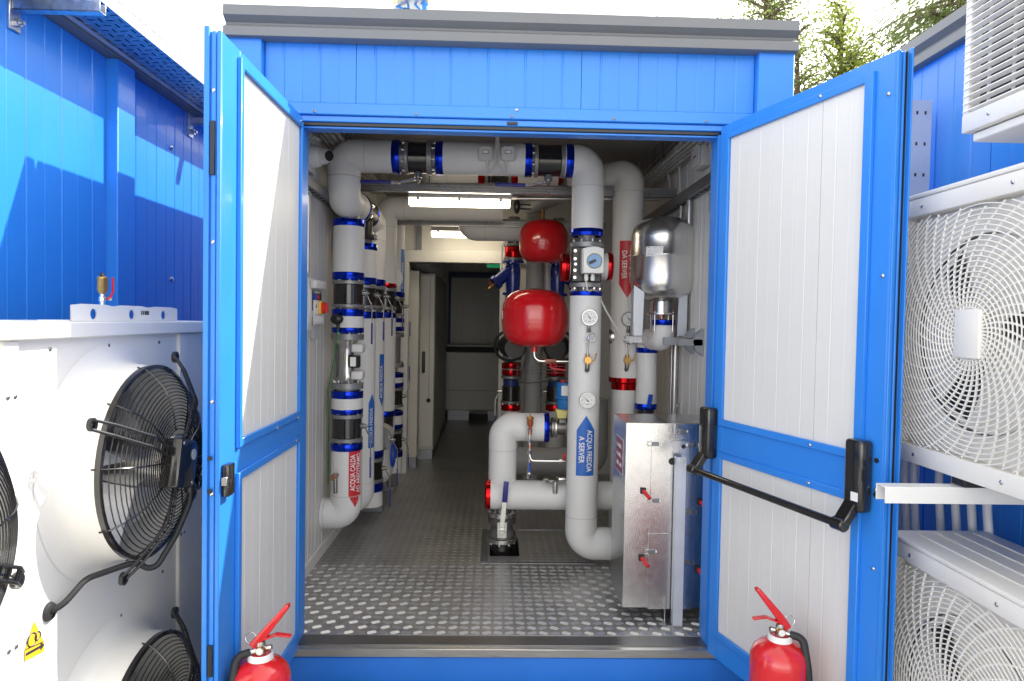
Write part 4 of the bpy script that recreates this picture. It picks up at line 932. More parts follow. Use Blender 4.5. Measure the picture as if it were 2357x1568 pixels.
part('side_gauge', MB().lathe([(0, 0), (.045, 0), (.048, .004), (.048, .014), (.042, .018), (0, .018)], at(1268, 1104, 4.06)-V((0, 0, .009)), (0, 0, 1), 28), 'steel', h1)
# grey pipes deep behind
dk = thing('grey_pipe', 'dark grey pipe lying low behind the floor header', 'pipe', (.6, 5.0, ZFL))
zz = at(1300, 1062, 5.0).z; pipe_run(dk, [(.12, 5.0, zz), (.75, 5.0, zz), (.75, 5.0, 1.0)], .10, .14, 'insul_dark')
dk = thing('grey_pipe', 'thick grey vertical pipe between the two blue strainers', 'pipe', (.33, 6.1, ZFL))
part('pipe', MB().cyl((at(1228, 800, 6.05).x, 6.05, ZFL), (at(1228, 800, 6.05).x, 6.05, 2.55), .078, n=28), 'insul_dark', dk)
part('pipe', MB().cyl((at(1262, 640, 6.15).x, 6.15, 1.3), (at(1262, 640, 6.15).x, 6.15, 2.4), .05, n=24), 'insul', dk)
# second overhead pipe with red bands
y_ = 5.0; zz = at(1150, 395, y_).z; o2 = thing('insulated_pipe', 'overhead insulated pipe with red bands seen under the fat front pipe', 'pipe', (.1, y_, 2.6))
xo = lambda px: at(px, 395, y_).x
pipe_run(o2, [(xo(1005)-.06, y_+.5, zz), (xo(1000), y_, zz), (xo(1106), y_, zz)], .088, .10); part('pipe', MB().cyl((xo(1192), y_, zz-.0), (xo(1284), y_, zz), .096, n=28), 'insul', o2)
for a, b in ((1101, 1116), (1178, 1194), (1276, 1292)): band(o2, (xo(a), y_, zz), (xo(b), y_, zz), .09, 'band_red')
part('valve_body', MB().cyl((xo(1122), y_, zz), (xo(1172), y_, zz), .085, n=28), 'black_gloss', o2, bevel=.003)
for a, b in ((1118, 1124), (1170, 1176), (1296, 1302)): flange(o2, (xo(a), y_, zz), (xo(b), y_, zz), .094, 0)
part('pipe', MB().cyl((xo(1303), y_, zz), (.85, y_, zz), .085, n=28), 'insul', o2)
lever(o2, (xo(1146), y_-.02, zz-.08), .22, -1, V((0, 0, -1)), along=V((.5, .86, 0)).normalized())
# U-bend pipe by the lamps
y_ = 5.72; zz = at(1150, 530, y_).z; u2 = thing('insulated_pipe', 'grey insulated pipe curling down behind the first lamp towards the dark red tank', 'pipe', (-.1, y_, 2.3))
pipe_run(u2, [(at(1079, 470, y_).x, y_, 2.66), (at(1079, 470, y_).x, y_, zz), (.6, y_, zz)], .091, .135, 'insul')
u3 = thing('grey_pipe', 'short grey overhead pipe end above the dark red tank', 'pipe', (.2, 5.7, 2.4))
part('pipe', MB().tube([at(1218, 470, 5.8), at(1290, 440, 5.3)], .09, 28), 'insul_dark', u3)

# --- pump risers with blue strainers (two alike)
def riser(cx, Y, sgn, label):
    t = thing('pump_riser', label, 'pump', (cx, Y, ZFL)); r = .082; px = 1178
    z = lambda y: zpy(y, px, 6.0)
    def c(nm, y1, y0, rr, m, **k): return part(nm, MB().cyl((cx, Y, z(y0)), (cx, Y, z(y1)), rr, n=28), m, t, **k)
    c('neck', 500, 562, .05, 'flange'); c('coupling', 557, 562, .075, 'black'); flange(t, (cx, Y, z(568)), (cx, Y, z(562)), .088, 6); flange(t, (cx, Y, z(601)), (cx, Y, z(594)), .088, 6, .2, 'a')
    band(t, (cx, Y, z(593)), (cx, Y, z(570)), .074, 'band_red')
    s = part('strainer', MB().cyl((cx, Y, z(607)), (cx, Y, z(601)), .096, n=28).cyl((cx, Y, z(680)), (cx, Y, z(674)), .09, n=28).tube([(cx, Y, z(606)), (cx, Y, z(625)), (cx, Y, z(650)), (cx, Y, z(676))], [.055, .066, .064, .058], 24)
             .cyl((cx-sgn*.0, Y, z(618)), (cx-sgn*.15, Y-.05, z(652)), .058, .05, n=24).cyl((cx-sgn*.135, Y-.045, z(648)), (cx-sgn*.16, Y-.053, z(655)), .065, n=24), 'blue_iron', t, bevel=.003)
    bolts(s, (cx, Y, z(601)-.018), (0, 0, -1), .083, 8, .3, 1.0)
    part('drain_cock', MB().cyl((cx-sgn*.165, Y-.055, z(656)), (cx-sgn*.21, Y-.075, z(668)), .012, n=10), 'brass', t); part('drain_handle', MB().bar((cx-sgn*.195, Y-.07, z(660)), (cx-sgn*.21, Y-.06, z(648)), .014, .01), 'red', t)
    c('pipe', 680, 770, r*.8, 'flange')
    pb_ = part('pump', MB().sphere((cx, Y-.05, z(795)), .125, sq=(1, .9, .85)).cyl((cx, Y, z(822)), (cx, Y, z(770)), .075, n=24).cyl((cx+sgn*.02, Y-.05, z(800)), (cx+sgn*.02, Y-.20, z(800)), .085, n=24), 'black', t)
    part('pump_ring', MB().tube([(cx-sgn*.02+.13*cos(2*pi*k/28), Y-.12, z(795)+.13*sin(2*pi*k/28)) for k in range(28)], .012, 8, closed=True), 'rubber', pb_)
    flange(t, (cx, Y, z(828)), (cx, Y, z(820)), .088, 6); band(t, (cx, Y, z(848)), (cx, Y, z(835)), r, 'band_red'); c('collar', 848, 851, r*.98, 'flange'); band(t, (cx, Y, z(863)), (cx, Y, z(851)), r, 'band_red')
    flange(t, (cx, Y, z(871)), (cx, Y, z(865)), .090, 6); c('blue_ring', 873, 888, r*.85, 'navy'); c('valve_body', 888, 922, r*.97, 'black_gloss', bevel=.003); flange(t, (cx, Y, z(928)), (cx, Y, z(922)), .09, 6, .2, 'a'); band(t, (cx, Y, z(944)), (cx, Y, z(930)), r, 'band_red'); c('pipe', 944, 1090, r*.97, 'insul')
    lever(t, (cx-.08, Y-.02, z(900)), .34, -1, V((-1, 0, 0)))
    part('tall_lever', MB().tube(rounded([(cx-.10, Y-.03, z(640)), (cx-.10, Y-.03, z(565)), (cx-.08, Y-.03, z(558))], .02, 3), .006, 8), 'cream', t)
    return t
riser(at(1178, 800, 6.0).x, 6.0, 1, 'pump riser with blue strainer and red bands beside the inner doorway')
riser(at(1281, 800, 6.0).x, 6.02, -1, 'pump riser with blue strainer half hidden behind the pipe with gauges')
mg = MB()
for z_ in (0, .028, .056): mg.tube([at(1188, 860, 5.85)+V((0, 0, z_)), at(1320, 858, 5.85)+V((0, 0, z_))], .0022, 5)
for k in range(8): a = at(1190+18*k, 860, 5.85); mg.tube([a+V((0, 0, -.004)), a+V((0, 0, .06))], .0022, 5)
mg.tube(rounded([at(1192, 836, 5.8), at(1190, 880, 5.8), at(1215, 882, 5.8), at(1310, 872, 5.8)], .03, 4), .006, 6)
mg.tube(rounded([at(1213, 800, 5.8), at(1206, 840, 5.8), at(1196, 878, 5.8)], .03, 4), .006, 6)
single('wire_tray', mg, 'galv_dark', 'small wire cable tray with grey cables between the pump risers', 'cable tray')

# --- expansion vessels
def vessel(c, R, hz, label, grp=None):
    t = thing('expansion_tank', label, 'tank', c-V((0, 0, hz)), grp); n = 20
    prof = []
    for i in range(n+1):
        a = -pi/2+pi*i/n; s_ = sin(a); co = cos(a)
        prof.append((R*(abs(co)**.55 if co > 1e-6 else 0), hz*(abs(s_)**.80)*(1 if s_ > 0 else -1)))
    b = part('vessel', MB().lathe(prof, c, (0, 0, 1), 48), 'red_tank', t, smooth=60)
    part('seam', MB().lathe([(R-.004, -.004), (R+.0015, -.003), (R+.0015, .003), (R-.004, .004)], c-V((0, 0, hz*.12)), (0, 0, 1), 48), 'red_tank', b)
    part('top_cap', MB().lathe([(.055, -.012), (.05, .004), (.03, .012), (0, .014)], c+V((0, 0, hz-.004)), (0, 0, 1), 24), 'black', t)
    return t, b
T2c = (at(1231, 667, 4.4)+at(1231, 799, 4.4))/2
v2, vb = vessel(T2c, .215, (at(1231, 667, 4.4).z-at(1231, 799, 4.4).z)/2, 'bright red squat expansion tank with steel drain elbow below it')
part('name_plate', MB().obox(T2c+V((-.207, -.06, .02)), (.003, .03, 0), (.001, 0, 0), (0, 0, .026)), 'label', v2)
zz = at(1231, 799, 4.4).z
part('drain_pipe', MB().tube(rounded([(T2c.x, 4.4, zz+.02), (T2c.x, 4.4, zz-.09), (T2c.x+.25, 4.38, zz-.09)], .045, 6), .0135, 14), 'steel', v2)
part('drain_union', MB().cyl((T2c.x+.07, 4.385, zz-.09), (T2c.x+.14, 4.385, zz-.09), .0195, n=8), 'copper', v2); part('drain_collar', MB().cyl((T2c.x, 4.4, zz-.03), (T2c.x, 4.4, zz+.015), .022, n=20), 'red_tank', v2)
part('drain_lever', MB().tube(rounded([(T2c.x+.105, 4.37, zz-.10), (T2c.x+.105, 4.36, zz-.13), (T2c.x+.20, 4.35, zz-.145)], .012, 3), .0075, 8), 'red', v2)
T1c = (at(1251, 507, 5.3)+at(1251, 607, 5.3))/2
v1, vb = vessel(T1c, .190, (at(1251, 507, 5.3).z-at(1251, 607, 5.3).z)/2, 'dark red squat expansion tank hung high behind the bright red one')
part('fill_valve', MB().cyl(T1c+V((-.01, 0, .17)), T1c+V((-.01, 0, .25)), .012, n=12).cyl(T1c+V((-.05, 0, .215)), T1c+V((-.01, 0, .215)), .006, n=8), 'brass', v1)
# steel tank on wall bracket
SY = 4.0; sa, sb = at(1527, 500, SY), at(1527, 697, SY); SR = .188; scx = sa.x+.004; hh = sa.z-sb.z
st = thing('steel_tank', 'polished stainless steel pressure tank on legs against the right wall', 'tank', (scx, SY, sb.z-.27))
prof = [(0, 0), (.05, .002), (.10, .015), (SR*.8, .042), (SR*.94, .075), (SR*.99, .11), (SR, .14), (SR, hh*.525), (SR+.002, hh*.53), (SR+.002, hh*.54), (SR, hh*.545), (SR, hh-.13), (SR*.985, hh-.10), (SR*.93, hh-.065), (SR*.8, hh-.035), (.10, hh-.012), (.05, hh-.002), (0, hh)]
part('vessel', MB().lathe(prof, (scx, SY, sb.z), (0, 0, 1), 64), 'chrome', st, smooth=50)
lc = at(1493, 578, SY-.17); lb = MB()
for k in range(6):
    a0 = radians(-44+k*5); a1 = radians(-44+(k+1)*5); R_ = SR+.002
    lb.quad(*[(scx+R_*sin(a), SY-R_*cos(a), z) for a, z in ((a0, lc.z-.028), (a1, lc.z-.028), (a1, lc.z+.028), (a0, lc.z+.028))])
part('name_plate', lb, 'label', st, fix=False)
lb = MB(); R_ = SR+.0025
for a, w, zz, h in ((-41, 4, .020, .003), (-30, 6, .021, .002), (-20, 4, .021, .002), (-40, 6, .004, .001), (-40, 6, -.003, .001), (-40, 5, -.010, .001), (-29, 5, .006, .001), (-29, 6, -.002, .001), (-40, 8, -.019, .001)):
    a0, a1 = radians(a), radians(a+w); lb.quad(*[(scx+R_*sin(q), SY-R_*cos(q), lc.z+z) for q, z in ((a0, zz), (a1, zz), (a1, zz+h), (a0, zz+h))])
part('plate_print', lb, 'flange', st, fix=False)
zl = at(1470, 772, SY).z
for lx0, lx1, yy, sg in ((at(1458, 720, SY-.10).x, at(1482, 720, SY-.10).x, SY-.10, 1), (at(1562, 720, SY-.09).x, at(1582, 720, SY-.09).x, SY-.09, -1), (scx-.03, scx+.03, SY+.165, 1)):
    zt1 = sb.z+.075
    lg = part('leg', MB().prism([(lx0, yy, zt1+(.02 if sg > 0 else -.02)), (lx0+.006*sg, yy, zl), (lx1-.006, yy, zl), (lx1, yy, zt1-(.02 if sg > 0 else -.02))], (0, .003, 0)).box(*( (lx0, lx0+.003) if sg > 0 else (lx1-.003, lx1) ), yy+.0035, yy+.075, zl, zt1), 'galv_light', st)
zc_ = sb.z; part('bottom_flange', MB().cyl((scx, SY, zc_-.07), (scx, SY, zc_-.06), .085, n=32).cyl((scx, SY, zc_-.06), (scx, SY, zc_+.01), .06, n=28), 'steel', st, bevel=.001)
for k in range(4):
    t = pi/4+pi/2*k; part('tie_rod', MB().cyl((scx+.075*cos(t), SY+.075*sin(t), zc_-.17), (scx+.075*cos(t), SY+.075*sin(t), zc_-.055), .003, n=8), 'steel', st)
zb = at(1540, 742, SY).z
part('union', MB().cyl((scx, SY, zb+.02), (scx, SY, zc_-.07), .014, n=14).cyl((scx, SY, zb+.03), (scx, SY, zb+.065), .02, n=6), 'copper', st)
yb_ = zl-.004
wb = thing('wall_bracket', 'galvanised rail bracket on right wall carrying the steel tank', 'bracket', (1.1, SY, yb_-.05))
part('rail', MB().box(.96, 1.130, SY-.17, SY-.13, yb_-.045, yb_-.003), 'galv_mid', wb, bevel=.002); part('rail', MB().box(.80, 1.130, SY+.14, SY+.18, yb_-.045, yb_-.003), 'galv', wb, bevel=.002)
for y_ in (SY-.15, SY-.32):
    m = MB(); y2 = y_
    m.prism([(1.134, y2-.02, yb_-.10), (1.134, y2-.02, yb_+.055), (1.09, y2-.02, yb_+.02), (1.075, y2-.02, yb_-.02), (1.09, y2-.02, yb_-.065)], (0, .004, 0)); m.prism([(1.134, y2+.02, yb_-.10), (1.134, y2+.02, yb_+.055), (1.09, y2+.02, yb_+.02), (1.075, y2+.02, yb_-.02), (1.09, y2+.02, yb_-.065)], (0, .004, 0))
    part('wing', m, 'galv_mid', wb)
m = MB().box(1.0, 1.129, SY-.34, SY-.30, yb_-.043, yb_-.005); part('rail', m, 'galv_mid', wb, bevel=.002)
# expansion pipe under the tank
ep = thing('insulated_pipe', 'slim insulated S-shaped pipe with blue bands under the steel tank', 'pipe', (scx-.1, SY+.1, ZFL)); re = .064
xe1 = at(1527, 760, SY).x; ze = at(1500, 778, SY).z; xe2 = at(1490, 850, SY+.2).x
band(ep, (xe1, SY, zb-.018), (xe1, SY, zb+.014), re)
pipe_run(ep, [(xe1, SY, zb-.016), (xe1, SY, ze-.01), (xe2, SY+.22, ze-.01), (xe2, SY+.22, zpy(930, 1488, SY+.22))], re, .075)
band(ep, (xe2, SY+.22, zpy(812, 1490, SY+.22)), (xe2, SY+.22, zpy(800, 1490, SY+.22)), re); band(ep, (xe2, SY+.22, zpy(941, 1488, SY+.22)), (xe2, SY+.22, zpy(928, 1488, SY+.22)), re)
part('stub', MB().cyl((xe2, SY+.22, .9), (xe2, SY+.22, zpy(940, 1488, SY+.22)), .05, n=20), 'black', ep)
part('blue_lever', MB().bar(at(1493, 940, SY+.13), at(1498, 908, SY+.11), .028, .008, (1, 0, 0)), 'lever_blue', ep, bevel=.004)

# --- galvanised meter box on its stand
BX0, BX1, BY0, BY1 = .632, 1.10, 3.20, 3.53; BZ0, BZ1 = .205, 1.087
bx = thing('metal_cabinet', 'embossed galvanised metal cabinet with red rods and toggle latches beside the right door', 'cabinet', (.86, 3.36, ZFL))
part('cabinet_side', MB().box(BX0, BX0+.004, BY0+.002, BY1, BZ0, BZ1-.002), 'sheet', bx); part('cabinet_side', MB().box(BX1-.004, BX1, BY0+.002, BY1, BZ0, BZ1-.002), 'sheet', bx)
part('cabinet_back', MB().box(BX0+.005, BX1-.005, BY1-.004, BY1, BZ0, BZ1-.002), 'sheet', bx)
part('cabinet_top', MB().box(BX0, BX0+.20, BY0+.001, BY1, BZ1-.0015, BZ1), 'sheet', bx); part('cabinet_top', MB().box(BX0+.202, BX1, BY0+.001, BY1, BZ1-.0015, BZ1+.0008), 'sheet', bx)
part('cabinet_bottom', MB().box(BX0+.005, BX1-.005, BY0+.002, BY1-.005, BZ0, BZ0+.004), 'sheet', bx)
part('front_plate', MB().box(BX0, BX1, BY0, BY0+.002, BZ0, BZ1), 'stucco', bx)
fx = lambda px, py: at(px, py, BY0-.004)
ca, cb_ = fx(1500, 1010).x, fx(1603, 1010).x; zs = [fx(1500, 1013).z, fx(1530, 1227).z]
part('cover_plate', MB().box(ca, cb_, BY0-.006, BY0-.0005, zs[1]+.001, zs[0]), 'stucco', bx, bevel=.001); part('cover_plate', MB().box(ca-.003, cb_, BY0-.006, BY0-.0005, BZ0-.006, zs[1]-.001), 'stucco', bx, bevel=.001)
part('cover_plate', MB().box(fx(1553, 990).x, fx(1603, 990).x, BY0-.004, BY0-.0005, zs[0]+.003, BZ1), 'stucco', bx, bevel=.001)
for px, py, sg in ((1572, 993, 1), (1508, 1022, 1), (1590, 1024, -1), (1509, 1152, 1), (1585, 1178, -1), (1500, 1269, 1), (1580, 1294, -1)):
    c = fx(px, py)+V((0, -.004, 0))
    lt = part('toggle_latch', MB().box(c.x-.016, c.x+.016, c.y-.006, c.y+.003, c.z-.009, c.z+.009), 'galv_dark', bx, bevel=.002)
    part('latch_tab', MB().box(c.x+sg*.017-.007, c.x+sg*.017+.007, c.y-.004, c.y+.001, c.z-.006, c.z+.006), 'label', lt, bevel=.002); part('latch_hook', MB().tube([c+V((-sg*.016, -.003, .01)), c+V((-sg*.034, -.002, .01)), c+V((-sg*.036, -.002, -.01)), c+V((-sg*.016, -.003, -.01))], .0018, 6), 'steel', lt)
for px, py in ((1481, 1130), (1612, 1155), (1477, 1284), (1607, 1310)):
    c = fx(px, py)+V((0, -.003, 0)); d = V((.35, -.75, -.42)).normalized()
    part('rod_hole', MB().box(c.x-.014, c.x+.012, c.y-.0015, c.y+.001, c.z-.014, c.z+.014), 'dark', bx)
    part('red_rod', MB().cyl(c-d*.0, c+d*.055, .0095, n=16), 'red', bx, bevel=.001)
c = fx(1573, 1028)+V((0, -.003, 0)); part('round_hole', MB().cyl(c, c+V((0, -.001, 0)), .010, n=20), 'dark', bx)
sx0, sx1 = fx(1548, 1150).x, fx(1570, 1150).x
part('stand_leg', MB().box(sx0, sx1, BY0-.062, BY0-.058, ZFL+.002, fx(1556, 1047).z).box(sx0, sx0+.003, BY0-.058, BY0-.02, ZFL+.002, fx(1556, 1047).z), 'galv_light', bx, bevel=.001)
part('stand_leg', MB().box(sx0-.03, sx0-.026, BY0-.018, BY0-.008, ZFL+.002, BZ0+.05), 'galv', bx); part('stand_foot', MB().box(sx0-.03, sx1, BY0-.062, BY0+.25, ZFL+.0005, ZFL+.005), 'galv', bx)
c = V(((sx0+sx1)/2, BY0-.064, fx(1556, 1055).z)); part('stand_bolt', MB().cyl(c+V((0, .002, 0)), c+V((0, -.006, 0)), .010, n=6), 'steel', bx); part('rod_hole', MB().cyl(fx(1547, 1062)+V((0, -.003, 0)), fx(1547, 1062)+V((0, -.0042, 0)), .017, n=20), 'dark', bx)
lab = [ax(x, y, BX0-.001) for x, y in ((1416, 989), (1434, 1005), (1434, 1103), (1414, 1080))]
ys_, zs_ = [p.y for p in lab], [p.z for p in lab]; y0_, y1_ = BY0+.07, BY0+.25; za, zb = max(zs_)-.02, min(zs_)+.02
la = part('side_label', MB().box(BX0-.0015, BX0-.0002, y0_, y1_, zb, za), 'sticker_maroon', bx); part('label_edge', MB().box(BX0-.001, BX0-.0001, y0_-.004, y1_+.004, zb-.004, za+.004), 'letter', la)
lm = MB(); zc_ = (za+zb)/2
for row in (.045, 0, -.045):
    y = y1_-.025
    while y > y0_+.025:
        w = random.choice((.002, .003, .005)); lm.box(BX0-.0022, BX0-.0016, y-w, y, zc_+row-.009, zc_+row+.009 if random.random() < .6 else zc_+row-.004); y -= w+.004
part('label_print', lm, 'letter', la)

# ------------------------------------------------------------------ things on walls and ceiling of the plant room
def lamp(cx, Y, z, L, label, light=True):
    t = thing('ceiling_lamp', label, 'lamp', (cx, Y, z+.05)); a, b = cx-L/2, cx+L/2
    part('housing', MB().prism([(a, Y-.05, z+.015), (a, Y+.05, z+.015), (a+.012, Y+.045, z+.055), (a+.012, Y-.045, z+.055)], (L, 0, 0)).box(a+.005, b-.005, Y-.045, Y+.045, z+.0149, z+.055), 'lamp_body', t, bevel=.006, seg=2)
    part('diffuser', MB().prism([(a+.006, Y-.048, z+.014), (a+.006, Y+.048, z+.014), (a+.006, Y+.034, z-.032), (a+.006, Y-.034, z-.032)], (L-.012, 0, 0)), 'lamp_on', t, bevel=.008, seg=2)
    for k in (.1, .5, .9): part('clip', MB().box(a+L*k-.010, a+L*k+.010, Y-.054, Y-.044, z-.002, z+.045), 'plastic_grey', t, bevel=.002)
    for k in (.2, .8): part('hanger', MB().cyl((a+L*k, Y, z+.05), (a+L*k, Y, 2.69), .004, n=8), 'strut', t)
    part('cable_gland', MB().cyl((b-.004, Y, z+.036), (b+.04, Y, z+.036), .012, n=10), 'plastic_grey', t)
lz = at(1057, 465, 4.5).z; la0, la1 = at(940, 465, 4.5).x, at(1176, 465, 4.5).x
lamp((la0+la1)/2, 4.5, lz, la1-la0, 'lit white batten lamp under the steel channel near the doorway')
lz2 = at(1030, 538, 6.05).z; lb0 = at(992, 538, 6.05).x; lamp(lb0+.33, 6.05, lz2, .66, 'lit white batten lamp deeper in, partly behind the curled pipe')
# steel channels across
def channel(Y, z, x0, x1, label, h=.055):
    m = MB().box(x0, x1, Y-.02, Y-.017, z-h/2, z+h/2).box(x0, x1, Y-.0165, Y+.02, z+h/2-.003, z+h/2).box(x0, x1, Y-.0165, Y+.02, z-h/2, z-h/2+.003)
    m.box(x0, x1, Y-.026, Y-.0205, z+h*.22, z+h*.34).box(x0, x1, Y-.026, Y-.0205, z-h*.06, z+h*.06).box(x0, x1, Y-.026, Y-.0205, z-h*.34, z-h*.22)
    single('steel_channel', m, 'strut', label, 'channel', bevel=.001)
channel(4.32, at(1200, 436, 4.3).z, -.95, 1.134, 'long slotted steel channel spanning the room above the first lamp', .056)
channel(5.62, at(950, 511, 5.6).z, -.95, .9, 'slotted steel channel spanning the room further back above the second lamp', .05)
m = MB().tube([at(1190, 457, 4.42), at(1520, 459, 4.42)], .011, 12); c1 = single('conduit', m, 'alu', 'thin metal conduit running right from the first lamp', 'conduit')
m = MB().tube([at(1186, 470, 4.9), at(1222, 472, 4.9)], .006, 8).tube([at(1186, 480, 4.9), at(1222, 482, 4.9)], .006, 8).sphere(at(1190, 475, 4.9), .05, sq=(.5, 1, 1.1)); single('cable_reel', m, 'black', 'black cable gland block behind the right end of the first lamp', 'fitting')
# left wall: perforated rail, conduit, control box, camera, wire basket
def wallrail(x0, x1, z0, z1, y0, y1, xf, label):
    t = thing('cable_trunking', label, 'trunking', ((x0+x1)/2, (y0+y1)/2, z0)); m = MB(); n = int((y1-y0)/.075); w = (y1-y0)/n
    part('trunking_body', MB().box(x0, x1, y0, y1, z0+.003, z1), 'galv_dark', t, bevel=.002)
    for k in range(n): c = y0+(k+.5)*w; part('slot', MB().box((x0+x1)/2-.01, (x0+x1)/2+.01, c-.02, c+.02, z0+.001, z0+.0045), 'dark', t)
zt_ = ax(700, 408, -.98).z
wallrail(IL+.002, IL+.062, zt_-.05, zt_, 3.10, 4.6, 1, 'grey slotted cable trunking along the left wall under the camera')
zt_ = ax(1650, 392, 1.08).z
wallrail(IR-.062, IR-.002, zt_-.05, zt_+.01, 3.10, 5.6, -1, 'grey slotted cable trunking along the right wall under the junction box')
def basket(x0, x1, y0, y1, z, h, sgn, label):
    t = thing('wire_basket', label, 'cable tray', ((x0+x1)/2, (y0+y1)/2, z)); m = MB(); xw = x0 if sgn > 0 else x1
    for k in range(5): x = x0+(x1-x0)*k/4; m.tube([(x, y0, z), (x, y1, z)], .0022, 5)
    for zz in (.03, .06, h): 
        for x in (x0, x1): m.tube([(x, y0, z+zz), (x, y1, z+zz)], .0022, 5)
    k = y0+.03
    while k < y1: m.tube([(x0, k, z+h), (x0, k, z), (x1, k, z), (x1, k, z+h)], .0022, 5); k += .1
    part('mesh', m, 'strut', t, fix=False); c = MB()
    for i in range(7):
        xx = x0+.02+(x1-x0-.04)*i/6; zz = z+.012+.012*(i % 2)
        c.tube(rounded([(xx, y0-.02, zz), (xx+.01, y0+.4, zz+.006), (xx-.008, y0+.9, zz), (xx, y1, zz)], .3, 4), .0075, 7)
    part('cables', c, 'cable_white', t, kind='stuff'); return t
basket(IL+.02, IL+.16, 3.12, 5.5, 2.55, .09, 1, 'wire basket full of pale cables high on the left wall behind the camera')
bz = ax(1600, 350, 1.03).z
bk = basket(IR-.16, IR-.03, 3.15, 5.2, 2.50, .16, -1, 'wire basket with a bundle of white cables high on the right wall')
m = MB()
for i in range(6): m.tube(rounded([(IR-.12+.012*i, 3.20, 2.66-.01*i), (IR-.11+.014*i, 3.45, 2.60+.008*(i % 3)), (IR-.12+.012*i, 3.9, 2.545+.01*(i % 2)), (IR-.115+.011*i, 4.6, 2.52)], .2, 5), .009, 8)
single('cable_bundle', m, 'cable_white', 'white cable bundle tied along the wire basket on right wall', 'cables')
for k, (ya, yb, zz) in enumerate(((3.55, 3.50, 2.33), (4.15, 4.10, 2.36), (4.4, 4.32, 2.37))):
    single('drop_cable', MB().tube(rounded([(IR-.06, ya, 2.55), (IR-.035, ya-.03, 2.50), (IR-.03, yb, zz)], .05, 5), .007, 8), 'cable_white', ('white drop cable hanging beside the junction box', 'white drop cable hanging from the wire basket beyond the junction box', 'white drop cable reaching down to the long steel channel')[k], 'cable')
m = thing('junction_box', 'pale grey junction box above the trunking on right wall', 'box', (IR, 3.68, 2.39))
part('case', MB().box(IR-.06, IR-.002, 3.60, 3.75, 2.40, 2.52), 'plastic_grey', m, bevel=.006, seg=2); part('lid', MB().box(IR-.072, IR-.061, 3.605, 3.745, 2.405, 2.515), 'plastic_grey', m, bevel=.004)
part('lid_mark', MB().box(IR-.0735, IR-.0722, 3.655, 3.70, 2.455, 2.462), 'ink', m)
m = thing('wall_phone', 'black wall unit with dangling lead on right wall by the door', 'device', (IR, 3.40, 2.05))
zq_ = ax(1645, 465, IR-.03).z; yq = ax(1646, 465, IR-.03).y
part('case', MB().box(IR-.05, IR-.002, yq-.06, yq+.035, zq_-.055, zq_+.055), 'black', m, bevel=.010, seg=2); part('lead', MB().tube(rounded([(IR-.02, yq, zq_-.05), (IR-.025, yq+.01, zq_-.12), (IR-.02, yq-.03, zq_-.22)], .05, 4), .004, 7), 'rubber', m)
# right wall conduits
for k, (px, m_, rr, y0, y1) in enumerate(((1585, 'strut', .018, 462, 640), (1566, 'strut', .010, 470, 640), (1553, 'alu', .016, 780, 975), (1545, 'alu', .006, 780, 975))):
    p = ax(px, (y0+y1)/2, IR-.03); z0, z1 = ax(px, y1, IR-.03).z, ax(px, y0, IR-.03).z
    single('conduit', MB().cyl((IR-.03, p.y, z0), (IR-.03, p.y, z1), rr, n=14).box(IR-.03, IR-.003, p.y-.012, p.y+.012, z0+.10, z0+.12), m_, ('thick grey conduit dropping from right trunking behind the steel tank', 'thin grey conduit dropping from right trunking behind the steel tank', 'bright conduit on right wall below the steel tank bracket', 'thin rod beside the bright conduit below the tank bracket')[k], 'conduit')
m = MB()
for k in range(4): m.cyl((IR-.09-.02*k, 5.2, ZFL), (IR-.09-.02*k, 5.2, 2.3), .008, n=8)
single('conduit_rack', m, 'galv_dark', 'row of thin dark conduits on right wall beyond the tank', 'conduit')
p = ax(708, 520, IL+.02)
cd = thing('conduit', 'thin galvanised conduit with clamp running down left wall above the control box', 'conduit', (IL+.02, p.y, 1.8))
part('tube', MB().cyl((IL+.022, p.y, ax(708, 628, IL+.02).z), (IL+.022, p.y, 2.26), .009, n=14), 'alu', cd); part('clamp', MB().box(IL+.001, IL+.035, p.y-.014, p.y+.014, ax(708, 446, IL+.02).z-.006, ax(708, 446, IL+.02).z+.006), 'galv', cd)
cd = thing('conduit', 'thin dark conduit on left wall beside the first insulated pipe', 'conduit', (IL+.02, 4.27, 1.5))
part('tube', MB().cyl((IL+.02, 4.35, .5), (IL+.02, 4.35, 2.3), .008, n=12), 'galv_dark', cd)
# control box
y0, y1 = 3.60, 3.99; z0, z1 = ax(700, 762, IL+.08).z, ax(700, 632, IL+.08).z
y0 = ax(693, 700, IL+.02).y-.12; y1 = ax(738, 700, IL+.09).y
cbx = thing('control_box', 'light grey wall control box with red and yellow rotary switch', 'control box', (IL, (y0+y1)/2, z0))
part('case', MB().prism([(IL+.001, y0, z0), (IL+.085, y0, z0), (IL+.10, y0, z0+.10), (IL+.10, y0, z1-.09), (IL+.085, y0, z1-.03), (IL+.06, y0, z1), (IL+.001, y0, z1)], (0, y1-y0, 0)), 'plastic_grey', cbx, bevel=.006, seg=2)
part('hood', MB().box(IL+.09, IL+.125, y0+.02, y1-.01, z1-.065, z1-.02), 'plastic_grey', cbx, bevel=.010, seg=2)
yc = (y0+y1)/2+.03
wn = part('window', MB().box(IL+.0985, IL+.103, y1-.21, y1-.03, z1-.175, z1-.075), 'lens_dark', cbx, bevel=.003)
part('blue_button', MB().cyl((IL+.102, y1-.17, z1-.105), (IL+.112, y1-.17, z1-.105), .014, n=16), 'lever_blue', wn); part('red_button', MB().cyl((IL+.102, y1-.12, z1-.105), (IL+.112, y1-.12, z1-.105), .012, n=16), 'red', wn); part('key_switch', MB().cyl((IL+.102, y1-.17, z1-.15), (IL+.114, y1-.17, z1-.15), .010, n=16), 'steel', wn)
